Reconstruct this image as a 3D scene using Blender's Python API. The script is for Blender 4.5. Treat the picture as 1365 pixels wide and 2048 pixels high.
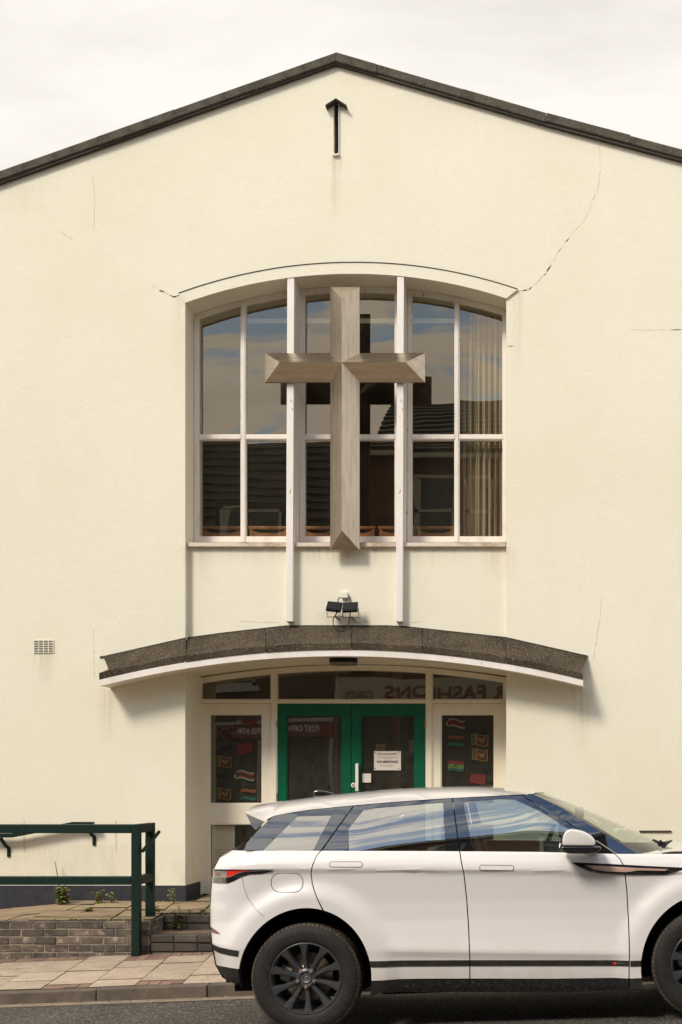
import bpy, bmesh, math, random
from mathutils import Vector, Matrix, geometry, noise
random.seed(7)
R = random.Random(11)
for o in list(bpy.data.objects):
    bpy.data.objects.remove(o)
SC = bpy.context.scene
COL = SC.collection

# ------------------------------------------------------------------ camera
F = 2610.0                      # focal length in photo pixels
CAMZ = 1.68
VX, VY = 1100.0, 1567.0         # foot of the view axis in photo pixels
cam_d = bpy.data.cameras.new('camera')
cam = bpy.data.objects.new('camera', cam_d); COL.objects.link(cam)
cam.location = (0, 0, CAMZ); cam.rotation_euler = (math.radians(90), 0, 0)
cam_d.sensor_fit = 'AUTO'; cam_d.sensor_width = 36.0
cam_d.lens = 36.0 * F / 2048.0
cam_d.shift_x = (682.5 - VX) / 2048.0
cam_d.shift_y = (VY - 1024.0) / 2048.0
cam_d.clip_start = 0.05; cam_d.clip_end = 2000
SC.camera = cam
SC.view_settings.view_transform = 'Standard'
SC.view_settings.look = 'None'
SC.view_settings.gamma = 1.0
SC.view_settings.use_curve_mapping = False
SC.view_settings.exposure = 1.17

# ------------------------------------------------------------------ sky and sun
SUN_EL, SUN_AZ = math.radians(42), math.radians(33.5)      # azimuth to the left of the camera's back
world = bpy.data.worlds.new('World'); SC.world = world
world.use_nodes = True
wn = world.node_tree.nodes; wl = world.node_tree.links
for n in list(wn): wn.remove(n)
def wnode(t, **k):
    n = wn.new(t)
    for a, b in k.items(): setattr(n, a, b)
    return n
wout = wnode('ShaderNodeOutputWorld'); wbg = wnode('ShaderNodeBackground')
wbg.inputs['Strength'].default_value = 0.1
sky = wnode('ShaderNodeTexSky', sky_type='NISHITA')
sky.sun_disc = False; sky.sun_elevation = SUN_EL; sky.sun_rotation = math.pi + SUN_AZ
sky.air_density = 1.0; sky.dust_density = 0.3; sky.ozone_density = 1.2
tc = wnode('ShaderNodeTexCoord')
sep = wnode('ShaderNodeSeparateXYZ'); wl.new(tc.outputs['Generated'], sep.inputs[0])
def wmath(op, a, b=None, clamp=False):
    n = wnode('ShaderNodeMath', operation=op, use_clamp=clamp)
    for i, v in enumerate((a, b)):
        if v is None: continue
        if isinstance(v, (int, float)): n.inputs[i].default_value = v
        else: wl.new(v, n.inputs[i])
    return n.outputs[0]
den = wmath('ADD', wmath('MAXIMUM', sep.outputs[2], 0.0), 0.16)
cx = wmath('MULTIPLY', wmath('DIVIDE', sep.outputs[0], den), 0.6); cy = wmath('MULTIPLY', wmath('DIVIDE', sep.outputs[1], den), 1.3)
comb = wnode('ShaderNodeCombineXYZ'); wl.new(cx, comb.inputs[0]); wl.new(cy, comb.inputs[1])
def wnoise(scale, detail, rough, dist, off):
    m = wnode('ShaderNodeVectorMath', operation='ADD'); wl.new(comb.outputs[0], m.inputs[0]); m.inputs[1].default_value = off
    n = wnode('ShaderNodeTexNoise'); n.inputs['Scale'].default_value = scale; n.inputs['Detail'].default_value = detail
    n.inputs['Roughness'].default_value = rough; n.inputs['Distortion'].default_value = dist
    wl.new(m.outputs[0], n.inputs['Vector']); return n.outputs[0]
n1 = wnoise(4.6, 10, 0.64, 0.6, (5.3, 2.9, 0)); n2 = wnoise(3.4, 7, 0.6, 0.3, (8.3, 4.1, 2))
# the cloud sheet is closed beyond the hall (+Y) and breaks up towards the street side
cov = wmath('ADD', n1, wmath('MULTIPLY', wmath('ADD', sep.outputs[1], 0.28), 0.33))
sv = wnode('ShaderNodeVectorMath', operation='DOT_PRODUCT'); wl.new(tc.outputs['Generated'], sv.inputs[0])
sv.inputs[1].default_value = (-math.sin(SUN_AZ) * math.cos(SUN_EL), -math.cos(SUN_AZ) * math.cos(SUN_EL), math.sin(SUN_EL))
cov = wmath('ADD', cov, wmath('MULTIPLY', wmath('POWER', wmath('SUBTRACT', 1.0, wmath('MAXIMUM', sep.outputs[2], 0.0)), 4.0), 0.78))   # clouds stack up towards the horizon
cov = wmath('ADD', cov, wmath('MULTIPLY', wmath('POWER', wmath('MAXIMUM', sv.outputs['Value'], 0.0), 110.0), 0.34))   # the sun stands behind cloud
cmask = wnode('ShaderNodeMapRange', interpolation_type='SMOOTHSTEP')
cmask.inputs['From Min'].default_value = 0.36; cmask.inputs['From Max'].default_value = 0.47
wl.new(cov, cmask.inputs['Value'])
ramp = wnode('ShaderNodeValToRGB')
e = ramp.color_ramp.elements
e[0].position = 0.34; e[0].color = (4.05, 3.82, 3.60, 1)
e[1].position = 0.60; e[1].color = (4.8, 4.55, 4.30, 1)
wl.new(n2, ramp.inputs[0])
# thin cloud glows round the hidden sun
glow = wmath('ADD', wmath('MULTIPLY', wmath('POWER', wmath('MAXIMUM', sv.outputs['Value'], 0.0), 3.0), 0.95), 0.95)
cl = wnode('ShaderNodeVectorMath', operation='SCALE'); wl.new(ramp.outputs[0], cl.inputs[0]); wl.new(glow, cl.inputs['Scale'])
mix = wnode('ShaderNodeMix', data_type='RGBA')
wl.new(wmath('MULTIPLY', cmask.outputs[0], wmath('GREATER_THAN', sep.outputs[2], -0.01)), mix.inputs['Factor'])
wl.new(sky.outputs[0], mix.inputs['A']); wl.new(cl.outputs[0], mix.inputs['B'])
wl.new(mix.outputs['Result'], wbg.inputs['Color']); wl.new(wbg.outputs[0], wout.inputs['Surface'])

sd = bpy.data.lights.new('sun', 'SUN'); sd.energy = 1.3; sd.angle = math.radians(14); sd.color = (1.0, 0.925, 0.80)
sun = bpy.data.objects.new('sun', sd); COL.objects.link(sun)
sdir = Vector((math.sin(SUN_AZ) * math.cos(SUN_EL), math.cos(SUN_AZ) * math.cos(SUN_EL), -math.sin(SUN_EL)))
sun.rotation_euler = sdir.to_track_quat('-Z', 'Y').to_euler(); sun.location = (-10, -10, 20)

# ------------------------------------------------------------------ helpers
def W(px, py, Y):
    return Vector(((px - VX) * Y / F, Y, CAMZ - (py - VY) * Y / F))
def WX(px, Y): return (px - VX) * Y / F
def WZ(py, Y): return CAMZ - (py - VY) * Y / F
SLOPE = 0.036
XR0 = (610 - VX) / 300.0
def zroad(x, y): return SLOPE * (x - XR0) - 0.025 * (y - 8.75)
KERB_Y = 10.8
def zpav(x, y): return SLOPE * (x - XR0) + 0.049 + 0.045 * (y - KERB_Y)
WALL_Y = 12.5
def zland(y): return 0.358 + 0.043 * (y - WALL_Y)
def lerp(a, b, t): return a + (b - a) * t
def smooth(t):
    t = max(0.0, min(1.0, t)); return t * t * (3 - 2 * t)
def interp(tab, x):
    if x <= tab[0][0]: return tab[0][1]
    for (a, b), (c, d) in zip(tab, tab[1:]):
        if x <= c: return lerp(b, d, (x - a) / (c - a))
    return tab[-1][1]

def sinterp(tab, x):
    """smooth interpolation through a table"""
    n = len(tab)
    if x <= tab[0][0] or x >= tab[-1][0]: return interp(tab, x)
    i = max(k for k in range(n - 1) if tab[k][0] <= x)
    def sl(k):
        if k == 0: return (tab[1][1] - tab[0][1]) / (tab[1][0] - tab[0][0])
        if k == n - 1: return (tab[-1][1] - tab[-2][1]) / (tab[-1][0] - tab[-2][0])
        return (tab[k+1][1] - tab[k-1][1]) / (tab[k+1][0] - tab[k-1][0])
    h = tab[i+1][0] - tab[i][0]; t = (x - tab[i][0]) / h; t2, t3 = t*t, t*t*t
    return (2*t3 - 3*t2 + 1)*tab[i][1] + (t3 - 2*t2 + t)*h*sl(i) + (-2*t3 + 3*t2)*tab[i+1][1] + (t3 - t2)*h*sl(i+1)
LOC = {}
def wloc(o): return LOC.get(o.name, Vector((0, 0, 0)))
def tag(o, label=None, cat=None, group=None, kind=None):
    if label: o['label'] = label
    if cat: o['category'] = cat
    if group: o['group'] = group
    if kind: o['kind'] = kind
    return o
def thing(name, label, cat, loc=(0, 0, 0), group=None, parent=None):
    o = bpy.data.objects.new(name, None); COL.objects.link(o)
    o.empty_display_size = 0.2
    loc = Vector(loc); LOC[o.name] = loc
    if parent is not None:
        o.parent = parent; o.location = loc - wloc(parent)
    else: o.location = loc
    return tag(o, label, cat, group)

class MB:
    def __init__(s): s.v = []; s.f = []; s.m = []
    def add(s, vs, fs, mi=0):
        b = len(s.v); s.v += [Vector(v) for v in vs]
        for f in fs: s.f.append(tuple(i + b for i in f)); s.m.append(mi)
        return s
    def box(s, x0, x1, y0, y1, z0, z1, mi=0):
        return s.add([(x0,y0,z0),(x1,y0,z0),(x1,y1,z0),(x0,y1,z0),(x0,y0,z1),(x1,y0,z1),(x1,y1,z1),(x0,y1,z1)],
            [(0,3,2,1),(4,5,6,7),(0,1,5,4),(1,2,6,5),(2,3,7,6),(3,0,4,7)], mi)
    def prism(s, poly, y0, y1, mi=0):
        """closed polygon of (x, z) extruded between two depths"""
        n = len(poly)
        vs = [(p[0], y0, p[1]) for p in poly] + [(p[0], y1, p[1]) for p in poly]
        fs = [tuple(range(n)), tuple(range(2*n-1, n-1, -1))]
        fs += [(i, i+n, (i+1) % n + n, (i+1) % n) for i in range(n)]
        return s.add(vs, fs, mi)
    def hexa(s, bot, top, mi=0):
        """four bottom corners, four top corners"""
        return s.add(list(bot) + list(top), [(3,2,1,0),(4,5,6,7),(0,1,5,4),(1,2,6,5),(2,3,7,6),(3,0,4,7)], mi)
    def tube(s, pts, r, n=8, mi=0, cap=True, closed=False):
        pts = [Vector(p) for p in pts]; b = len(s.v); m = len(pts)
        rr = r if isinstance(r, (list, tuple)) else [r] * m
        up = None
        for i, p in enumerate(pts):
            if closed: t = pts[(i+1) % m] - pts[i-1]
            else: t = pts[min(i+1, m-1)] - pts[max(i-1, 0)]
            t.normalize()
            if up is None:
                up = Vector((0,0,1)) if abs(t.z) < 0.9 else Vector((1,0,0))
            a = t.cross(up)
            if a.length < 1e-4: a = t.cross(Vector((0.3,1,0.2)))
            a.normalize(); c = a.cross(t).normalized(); up = c
            for k in range(n):
                g = 2*math.pi*k/n
                s.v.append(p + a*math.cos(g)*rr[i] + c*math.sin(g)*rr[i])
        lim = m if closed else m-1
        for i in range(lim):
            j = (i+1) % m
            for k in range(n):
                s.f.append((b+i*n+k, b+i*n+(k+1)%n, b+j*n+(k+1)%n, b+j*n+k)); s.m.append(mi)
        if cap and not closed:
            s.f.append(tuple(b+k for k in range(n-1,-1,-1))); s.m.append(mi)
            s.f.append(tuple(b+(m-1)*n+k for k in range(n))); s.m.append(mi)
        return s
    def grid(s, rows, mi=0):
        b = len(s.v); nr = len(rows); nc = len(rows[0])
        for r in rows: s.v += [Vector(p) for p in r]
        for i in range(nr-1):
            for j in range(nc-1):
                s.f.append((b+i*nc+j, b+i*nc+j+1, b+(i+1)*nc+j+1, b+(i+1)*nc+j)); s.m.append(mi)
        return s
    def lathe(s, prof, c, n=48, mi=0, close=False):
        """profile of (radius, y) round the Y axis through c"""
        rows = []
        for k in range(n+1):
            g = 2*math.pi*k/n
            rows.append([(c[0]+r*math.sin(g), c[1]+y, c[2]+r*math.cos(g)) for r, y in prof])
        return s.grid(rows, mi)
    def build(s, name, mats, parent=None, pivot=None, bevel=0, seg=2, smooth_=False, auto=None, merge=True, recalc=True):
        if not isinstance(mats, (list, tuple)): mats = [mats]
        if pivot is None:
            lo = [min(v[i] for v in s.v) for i in range(3)]; hi = [max(v[i] for v in s.v) for i in range(3)]
            pivot = Vector(((lo[0]+hi[0])/2, (lo[1]+hi[1])/2, lo[2]))
        pivot = Vector(pivot)
        me = bpy.data.meshes.new(name)
        me.from_pydata([v - pivot for v in s.v], [], s.f)
        for m in mats: me.materials.append(m)
        for p, mi in zip(me.polygons, s.m): p.material_index = mi
        bm = bmesh.new(); bm.from_mesh(me)
        if merge: bmesh.ops.remove_doubles(bm, verts=bm.verts, dist=1e-5)
        if recalc: bmesh.ops.recalc_face_normals(bm, faces=bm.faces)
        if bevel > 0:
            es = [e for e in bm.edges if len(e.link_faces) == 2 and e.calc_face_angle(0) > 0.5]
            bmesh.ops.bevel(bm, geom=es, offset=bevel, segments=seg, profile=0.5, affect='EDGES', clamp_overlap=True)
        if smooth_ or auto:
            lim = auto if auto else 0.6
            for f in bm.faces: f.smooth = True
            for e_ in bm.edges:
                if len(e_.link_faces) == 2 and e_.calc_face_angle(0) > lim: e_.smooth = False
        bm.to_mesh(me); bm.free()
        return link(name, me, parent, pivot)
def link(name, me, parent=None, pivot=(0,0,0)):
    o = bpy.data.objects.new(name, me); COL.objects.link(o)
    pivot = Vector(pivot); LOC[o.name] = pivot
    if parent is not None:
        o.parent = parent; o.location = pivot - wloc(parent)
    else: o.location = pivot
    return o
def text_mesh(name, body, size, m, parent, loc, mirror=False, off=0.0, ext=0.002, sx=1.0, rotz=0.0, align='CENTER', font=None):
    cu = bpy.data.curves.new('lettering', 'FONT'); cu.body = body; cu.size = size
    cu.align_x = align; cu.align_y = 'CENTER'; cu.extrude = ext; cu.offset = off
    cu.resolution_u = 4
    t = bpy.data.objects.new('lettering_source', cu); COL.objects.link(t)
    dg = bpy.context.evaluated_depsgraph_get(); dg.update()
    me = bpy.data.meshes.new_from_object(t.evaluated_get(dg))
    bpy.data.objects.remove(t); bpy.data.curves.remove(cu)
    M = Matrix.Rotation(rotz, 4, 'Z') @ Matrix.Rotation(math.radians(90), 4, 'X') @ Matrix.Scale(sx, 4, (1,0,0))
    me.transform(M); me.materials.clear(); me.materials.append(m); me.name = name
    return link(name, me, parent, loc)

# ------------------------------------------------------------------ materials
def new_mat(name):
    m = bpy.data.materials.new(name); m.use_nodes = True
    nt = m.node_tree
    for n in list(nt.nodes): nt.nodes.remove(n)
    out = nt.nodes.new('ShaderNodeOutputMaterial')
    return m, nt, out
def mat(name, col, rough=0.6, col2=None, scale=4.0, detail=6, lo=0.35, hi=0.65, bump=0.0, bscale=80.0, metal=0.0,
        coat=0.0, stretch=(1,1,1), col3=None, scale3=60.0, lo3=0.6, hi3=0.75, spec=0.5, rnd=0.0, vary_rough=0.0, distort=0.0, emit=None, coords='Object', bdist=0.004):
    m, nt, out = new_mat(name)
    N = nt.nodes.new; L = nt.links.new
    b = N('ShaderNodeBsdfPrincipled'); L(b.outputs[0], out.inputs[0])
    b.inputs['Base Color'].default_value = (*col, 1); b.inputs['Roughness'].default_value = rough
    b.inputs['Metallic'].default_value = metal; b.inputs['Coat Weight'].default_value = coat
    b.inputs['Coat Roughness'].default_value = 0.04
    b.inputs['Specular IOR Level'].default_value = spec
    tcn = N('ShaderNodeTexCoord'); mp = N('ShaderNodeMapping'); mp.inputs['Scale'].default_value = stretch
    L(tcn.outputs[coords], mp.inputs[0])
    vec = mp.outputs[0]
    if rnd > 0:
        oi = N('ShaderNodeObjectInfo'); va = N('ShaderNodeVectorMath'); va.operation = 'SCALE'
        cb = N('ShaderNodeCombineXYZ'); L(oi.outputs['Random'], cb.inputs[0]); L(oi.outputs['Random'], cb.inputs[2])
        L(cb.outputs[0], va.inputs[0]); va.inputs['Scale'].default_value = 37.0
        ad = N('ShaderNodeVectorMath'); ad.operation = 'ADD'; L(vec, ad.inputs[0]); L(va.outputs[0], ad.inputs[1]); vec = ad.outputs[0]
    cur = None
    if col2:
        nz = N('ShaderNodeTexNoise'); nz.inputs['Scale'].default_value = scale; nz.inputs['Detail'].default_value = detail
        nz.inputs['Roughness'].default_value = 0.62; nz.inputs['Distortion'].default_value = distort
        L(vec, nz.inputs['Vector'])
        mr = N('ShaderNodeMapRange'); mr.inputs['From Min'].default_value = lo; mr.inputs['From Max'].default_value = hi
        L(nz.outputs[0], mr.inputs[0])
        mx = N('ShaderNodeMix'); mx.data_type = 'RGBA'; L(mr.outputs[0], mx.inputs['Factor'])
        mx.inputs['A'].default_value = (*col, 1); mx.inputs['B'].default_value = (*col2, 1); cur = mx.outputs['Result']
        if vary_rough:
            ma = N('ShaderNodeMapRange'); L(mr.outputs[0], ma.inputs[0]); ma.inputs['To Min'].default_value = rough
            ma.inputs['To Max'].default_value = rough + vary_rough; L(ma.outputs[0], b.inputs['Roughness'])
    if col3:
        nz3 = N('ShaderNodeTexNoise'); nz3.inputs['Scale'].default_value = scale3; nz3.inputs['Detail'].default_value = 3
        L(vec, nz3.inputs['Vector'])
        mr3 = N('ShaderNodeMapRange'); mr3.inputs['From Min'].default_value = lo3; mr3.inputs['From Max'].default_value = hi3
        L(nz3.outputs[0], mr3.inputs[0])
        mx3 = N('ShaderNodeMix'); mx3.data_type = 'RGBA'; L(mr3.outputs[0], mx3.inputs['Factor'])
        if cur is not None: L(cur, mx3.inputs['A'])
        else: mx3.inputs['A'].default_value = (*col, 1)
        mx3.inputs['B'].default_value = (*col3, 1); cur = mx3.outputs['Result']
    if rnd > 0:
        hs = N('ShaderNodeHueSaturation')
        oi2 = N('ShaderNodeObjectInfo'); mrr = N('ShaderNodeMapRange'); L(oi2.outputs['Random'], mrr.inputs[0])
        mrr.inputs['To Min'].default_value = 1 - rnd; mrr.inputs['To Max'].default_value = 1 + rnd
        L(mrr.outputs[0], hs.inputs['Value'])
        if cur is not None: L(cur, hs.inputs['Color'])
        else: hs.inputs['Color'].default_value = (*col, 1)
        cur = hs.outputs[0]
    if cur is not None: L(cur, b.inputs['Base Color'])
    if bump > 0:
        nb = N('ShaderNodeTexNoise'); nb.inputs['Scale'].default_value = bscale; nb.inputs['Detail'].default_value = 5
        L(vec, nb.inputs['Vector'])
        bp = N('ShaderNodeBump'); bp.inputs['Strength'].default_value = bump; bp.inputs['Distance'].default_value = bdist
        L(nb.outputs[0], bp.inputs['Height']); L(bp.outputs[0], b.inputs['Normal'])
    if emit:
        b.inputs['Emission Color'].default_value = (*emit[0], 1); b.inputs['Emission Strength'].default_value = emit[1]
    return m
def sheet_reflect(nt, ior):
    N = nt.nodes.new; L = nt.links.new; r0 = ((ior - 1) / (ior + 1)) ** 2
    g = N('ShaderNodeNewGeometry'); d = N('ShaderNodeVectorMath'); d.operation = 'DOT_PRODUCT'; L(g.outputs['Normal'], d.inputs[0]); L(g.outputs['Incoming'], d.inputs[1])
    def mth(op, a, b_=0.0):
        n = N('ShaderNodeMath'); n.operation = op
        for i, v in enumerate((a, b_)):
            if isinstance(v, (int, float)): n.inputs[i].default_value = v
            else: L(v, n.inputs[i])
        return n.outputs[0]
    return mth('ADD', mth('MULTIPLY', mth('POWER', mth('SUBTRACT', 1.0, mth('ABSOLUTE', d.outputs['Value'])), 5.0), 1 - r0), r0)
def glass_mat(name, tint, ior, rough=0.0, wav=0.0, wscale=3.0, gcol=(1,1,1), dust=0.0):
    m, nt, out = new_mat(name)
    N = nt.nodes.new; L = nt.links.new
    tr = N('ShaderNodeBsdfTransparent'); tr.inputs[0].default_value = (*tint, 1)
    gl = N('ShaderNodeBsdfGlossy'); gl.inputs['Roughness'].default_value = rough; gl.inputs['Color'].default_value = (*gcol, 1)
    fr = sheet_reflect(nt, ior)
    base = tr.outputs[0]
    if dust > 0:
        tcd = N('ShaderNodeTexCoord'); nd = N('ShaderNodeTexNoise'); nd.inputs['Scale'].default_value = 9; nd.inputs['Detail'].default_value = 8; nd.inputs['Roughness'].default_value = .75
        L(tcd.outputs['Object'], nd.inputs['Vector']); md = N('ShaderNodeMapRange'); md.inputs['From Min'].default_value = .35; md.inputs['From Max'].default_value = .8
        md.inputs['To Min'].default_value = dust * .5; md.inputs['To Max'].default_value = dust * 2.2; L(nd.outputs[0], md.inputs[0])
        df = N('ShaderNodeBsdfDiffuse'); df.inputs[0].default_value = (.55, .52, .40, 1)
        m2 = N('ShaderNodeMixShader'); L(md.outputs[0], m2.inputs[0]); L(tr.outputs[0], m2.inputs[1]); L(df.outputs[0], m2.inputs[2]); base = m2.outputs[0]
    mx = N('ShaderNodeMixShader'); L(fr, mx.inputs[0]); L(base, mx.inputs[1]); L(gl.outputs[0], mx.inputs[2])
    L(mx.outputs[0], out.inputs[0])
    if wav > 0:
        tcn = N('ShaderNodeTexCoord'); nb = N('ShaderNodeTexNoise'); nb.inputs['Scale'].default_value = wscale; nb.inputs['Detail'].default_value = 1
        L(tcn.outputs['Object'], nb.inputs['Vector'])
        bp = N('ShaderNodeBump'); bp.inputs['Strength'].default_value = 1.0; bp.inputs['Distance'].default_value = wav
        L(nb.outputs[0], bp.inputs['Height']); L(bp.outputs[0], gl.inputs['Normal'])
    return m
M = {}
PLZ = CAMZ - (1771 - VY) * 14.0 / F
def facade_mat():
    m, nt, out = new_mat('cream_render')
    N = nt.nodes.new; L = nt.links.new
    b = N('ShaderNodeBsdfPrincipled'); L(b.outputs[0], out.inputs[0]); b.inputs['Roughness'].default_value = 0.88
    b.inputs['Specular IOR Level'].default_value = 0.25
    tcn = N('ShaderNodeTexCoord')
    def nz(scale, detail, st=(1,1,1), rough=0.6):
        mp = N('ShaderNodeMapping'); mp.inputs['Scale'].default_value = st; L(tcn.outputs['Object'], mp.inputs[0])
        n = N('ShaderNodeTexNoise'); n.inputs['Scale'].default_value = scale; n.inputs['Detail'].default_value = detail
        n.inputs['Roughness'].default_value = rough; L(mp.outputs[0], n.inputs['Vector']); return n.outputs[0]
    def mr(v, a, c, t0=0.0, t1=1.0):
        n = N('ShaderNodeMapRange'); n.inputs['From Min'].default_value = a; n.inputs['From Max'].default_value = c
        n.inputs['To Min'].default_value = t0; n.inputs['To Max'].default_value = t1; L(v, n.inputs[0]); return n.outputs[0]
    def mixc(f, a, c):
        n = N('ShaderNodeMix'); n.data_type = 'RGBA'; L(f, n.inputs['Factor'])
        for k, v in (('A', a), ('B', c)):
            if isinstance(v, tuple): n.inputs[k].default_value = (*v, 1)
            else: L(v, n.inputs[k])
        return n.outputs['Result']
    c = mixc(mr(nz(0.55, 6), 0.36, 0.66), (0.80, 0.758, 0.618), (0.765, 0.714, 0.56))
    c = mixc(mr(nz(1.6, 6, (2.4, 1, 0.25)), 0.58, 0.88, 0, 0.25), c, (0.66, 0.59, 0.44))        # rain streaks
    c = mixc(mr(nz(2.3, 8, (1, 1, 1), 0.7), 0.56, 0.72, 0, 0.45), c, (0.82, 0.77, 0.645))     # paler repainted clouds
    c = mixc(mr(nz(30, 6, (1, 1, 1), .7), 0.50, 0.76, 0, 0.30), c, (0.63, 0.57, 0.43))
    c = mixc(mr(nz(55, 4), 0.56, 0.72, 0, 0.35), c, (0.86, 0.83, 0.72))                        # fine grime
    c = mixc(mr(nz(9.0, 9, (1, 1, 1), 0.75), 0.66, 0.78, 0, 0.4), c, (0.54, 0.46, 0.31))
    geo = N('ShaderNodeNewGeometry'); sp_ = N('ShaderNodeSeparateXYZ'); L(geo.outputs['Position'], sp_.inputs[0])
    def mth(op, a, b_):
        n = N('ShaderNodeMath'); n.operation = op; n.use_clamp = False
        for i, v in enumerate((a, b_)):
            if isinstance(v, (int, float)): n.inputs[i].default_value = v
            else: L(v, n.inputs[i])
        return n.outputs[0]
    wob = mr(nz(3.0, 4), 0, 1, -.03, .03); xx = mth('ADD', sp_.outputs[0], wob)
    strk = mr(nz(7.0, 5, (3.0, 1, .18)), .42, .70)
    def stain(cur, x, hw, top, length, amt, col):
        mx_ = mr(mth('ABSOLUTE', mth('SUBTRACT', xx, x), 0), hw, hw * .2); mz = mr(sp_.outputs[2], top - length, top); cut = mr(sp_.outputs[2], top + .01, top)
        return mixc(mth('MULTIPLY', mth('MULTIPLY', mth('MULTIPLY', mx_, mz), cut), mth('MULTIPLY', mth('ADD', strk, .35), amt)), cur, col)
    fx = lambda p: (p - VX) * 14.0 / F
    fz = lambda q: CAMZ - (q - VY) * 14.0 / F
    c = stain(c, fx(673), .075, fz(313), .75, .55, (0.50, 0.39, 0.22))                       # run-off below the slit
    for px_, w_, q_, l_, a_ in ((690, 1.7, 1094, .22, .5), (690, 1.7, 1094, .06, .5), (395, .22, 1094, .5, .4), (998, .22, 1094, .45, .4), (690, .35, 1222, .30, .75), (88, .16, 1306, .5, .35), (360, .10, 592, 1.1, .30), (1035, .10, 584, 1.2, .30), (215, .12, 1378, .7, .45), (1162, .14, 1378, .8, .5), (150, 1.4, 1690, .45, .2), (50, .5, 372, .9, .12), (900, .9, 190, .7, .12)):
        c = stain(c, fx(px_), w_, fz(q_), l_, a_, (0.47, 0.38, 0.24))
    c = mixc(mth('MULTIPLY', mr(sp_.outputs[2], PLZ + .40, PLZ - .02), mr(nz(5.0, 6), .40, .72, 0, .55)), c, (0.50, 0.43, 0.31))   # splash-back above the plinth
    L(c, b.inputs['Base Color'])
    bp = N('ShaderNodeBump'); bp.inputs['Strength'].default_value = 0.6; bp.inputs['Distance'].default_value = 0.007
    L(nz(60, 6, (1, 1, 1), 0.7), bp.inputs['Height'])
    bp2 = N('ShaderNodeBump'); bp2.inputs['Strength'].default_value = 0.22; bp2.inputs['Distance'].default_value = 0.02
    L(nz(4.5, 5), bp2.inputs['Height']); L(bp2.outputs[0], bp.inputs['Normal']); L(bp.outputs[0], b.inputs['Normal'])
    return m
M['render'] = facade_mat()
M['white_paint'] = mat('weathered_white_paint', (0.78,0.72,0.64), 0.55, (0.66,0.58,0.48), 6, lo=.5, hi=.75, bump=.15, bscale=60, col3=(0.30,0.21,0.14), scale3=23, lo3=.70, hi3=.74, stretch=(1,1,.5))
M['fin_paint'] = mat('fin_white_paint', (0.82,0.77,0.72), 0.5, (0.72,0.66,0.58), 4, bump=.1, bscale=50, stretch=(1,1,.3), col3=(.3,.22,.15), scale3=20, lo3=.71, hi3=.75)
M['sill_wood'] = mat('peeling_sill_paint', (0.66,0.57,0.46), 0.7, (0.42,0.32,0.22), 7, lo=.5, hi=.62, bump=.3, bscale=70, stretch=(.5,1,1.5))
M['cream_door'] = mat('cream_gloss_paint', (0.82,0.755,0.615), 0.5, (0.77,0.69,0.53), 3, bump=.06, bscale=40)
M['green_door'] = mat('green_gloss_paint', (0.000,0.105,0.047), 0.32, (0.000,0.086,0.037), 5, bump=.06, bscale=50)
M['rail_green'] = mat('dark_green_metal_paint', (0.001,0.014,0.0095), 0.5, (0.003,0.018,0.0125), 14, spec=.3, bump=.12, bscale=45, col3=(.22,.18,.12), scale3=30, lo3=.74, hi3=.77)
M['plinth'] = mat('charcoal_plinth_paint', (0.016,0.017,0.023), 0.8, (0.030,0.030,0.036), 9, bump=.5, bscale=55, col3=(.10,.095,.085), scale3=34, lo3=.66, hi3=.8)
M['felt'] = mat('mineral_roofing_felt', (0.034,0.026,0.018), 0.95, (0.072,0.056,0.038), 3, bump=.8, bscale=130, spec=.15, col3=(0.30,0.235,0.16), scale3=90, lo3=.57, hi3=.70)
M['verge'] = mat('mineral_verge_cap', (0.060,0.054,0.042), 0.95, (0.10,0.09,0.068), 7, bump=.6, bscale=110, spec=.15, col3=(0.19,0.17,0.13), scale3=80, lo3=.54, hi3=.68)
M['dark_metal'] = mat('dark_flashing_and_gap', (0.022,0.019,0.016), 0.7, (0.05,0.04,0.03), 12)  # also colours the shaded gap over the arch band
M['crack'] = mat('dark_crack', (0.05,0.035,0.02), 0.95)
M['patch_edge'] = mat('patch_edge', (0.60,0.53,0.40), 0.95)
M['faint_crack'] = mat('faint_crack', (0.58,0.48,0.31), 0.95)
M['cross'] = mat('weathered_timber_panel', (0.56,0.49,0.40), 0.28, (0.42,0.36,0.285), 5, lo=.4, hi=.7, metal=1.0, bump=.08, bscale=40, stretch=(5,5,.5), col3=(0.24,0.18,0.13), scale3=14, lo3=.66, hi3=.84)
M['cross_h'] = mat('weathered_timber_panel_across', (0.56,0.49,0.40), 0.28, (0.42,0.36,0.285), 5, lo=.4, hi=.7, metal=1.0, bump=.08, bscale=40, stretch=(.5,5,5), col3=(0.24,0.18,0.13), scale3=14, lo3=.66, hi3=.84)
M['glass'] = glass_mat('window_glass', (0.85,0.87,0.82), 2.35, 0.0, 0.003, 1.1, (.95,.83,.64), .02)
M['door_glass'] = glass_mat('door_glass', (0.90,0.90,0.84), 2.1, 0.0, 0.0016, 1.3, (1,.97,.9), .055)
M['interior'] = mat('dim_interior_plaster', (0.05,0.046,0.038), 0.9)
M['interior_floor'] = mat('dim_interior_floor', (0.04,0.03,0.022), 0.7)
M['pew'] = mat('orange_pine', (0.50,0.20,0.07), 0.4, (0.38,0.145,0.05), 6, stretch=(1,6,6))
M['brown_post'] = mat('brown_timber', (0.13,0.055,0.025), 0.5)
M['black_plastic'] = mat('black_plastic', (0.007,0.007,0.007), 0.55, spec=.25)
M['grey_metal'] = mat('grey_metal', (0.35,0.34,0.32), 0.45, metal=.6)
M['white_plastic'] = mat('white_plastic', (0.76,0.72,0.62), 0.5)
M['paper'] = mat('white_paper', (0.74,0.68,0.60), 0.8, (0.70,0.63,0.54), 20)
M['black_ink'] = mat('black_ink', (0.02,0.02,0.02), 0.7)
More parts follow.
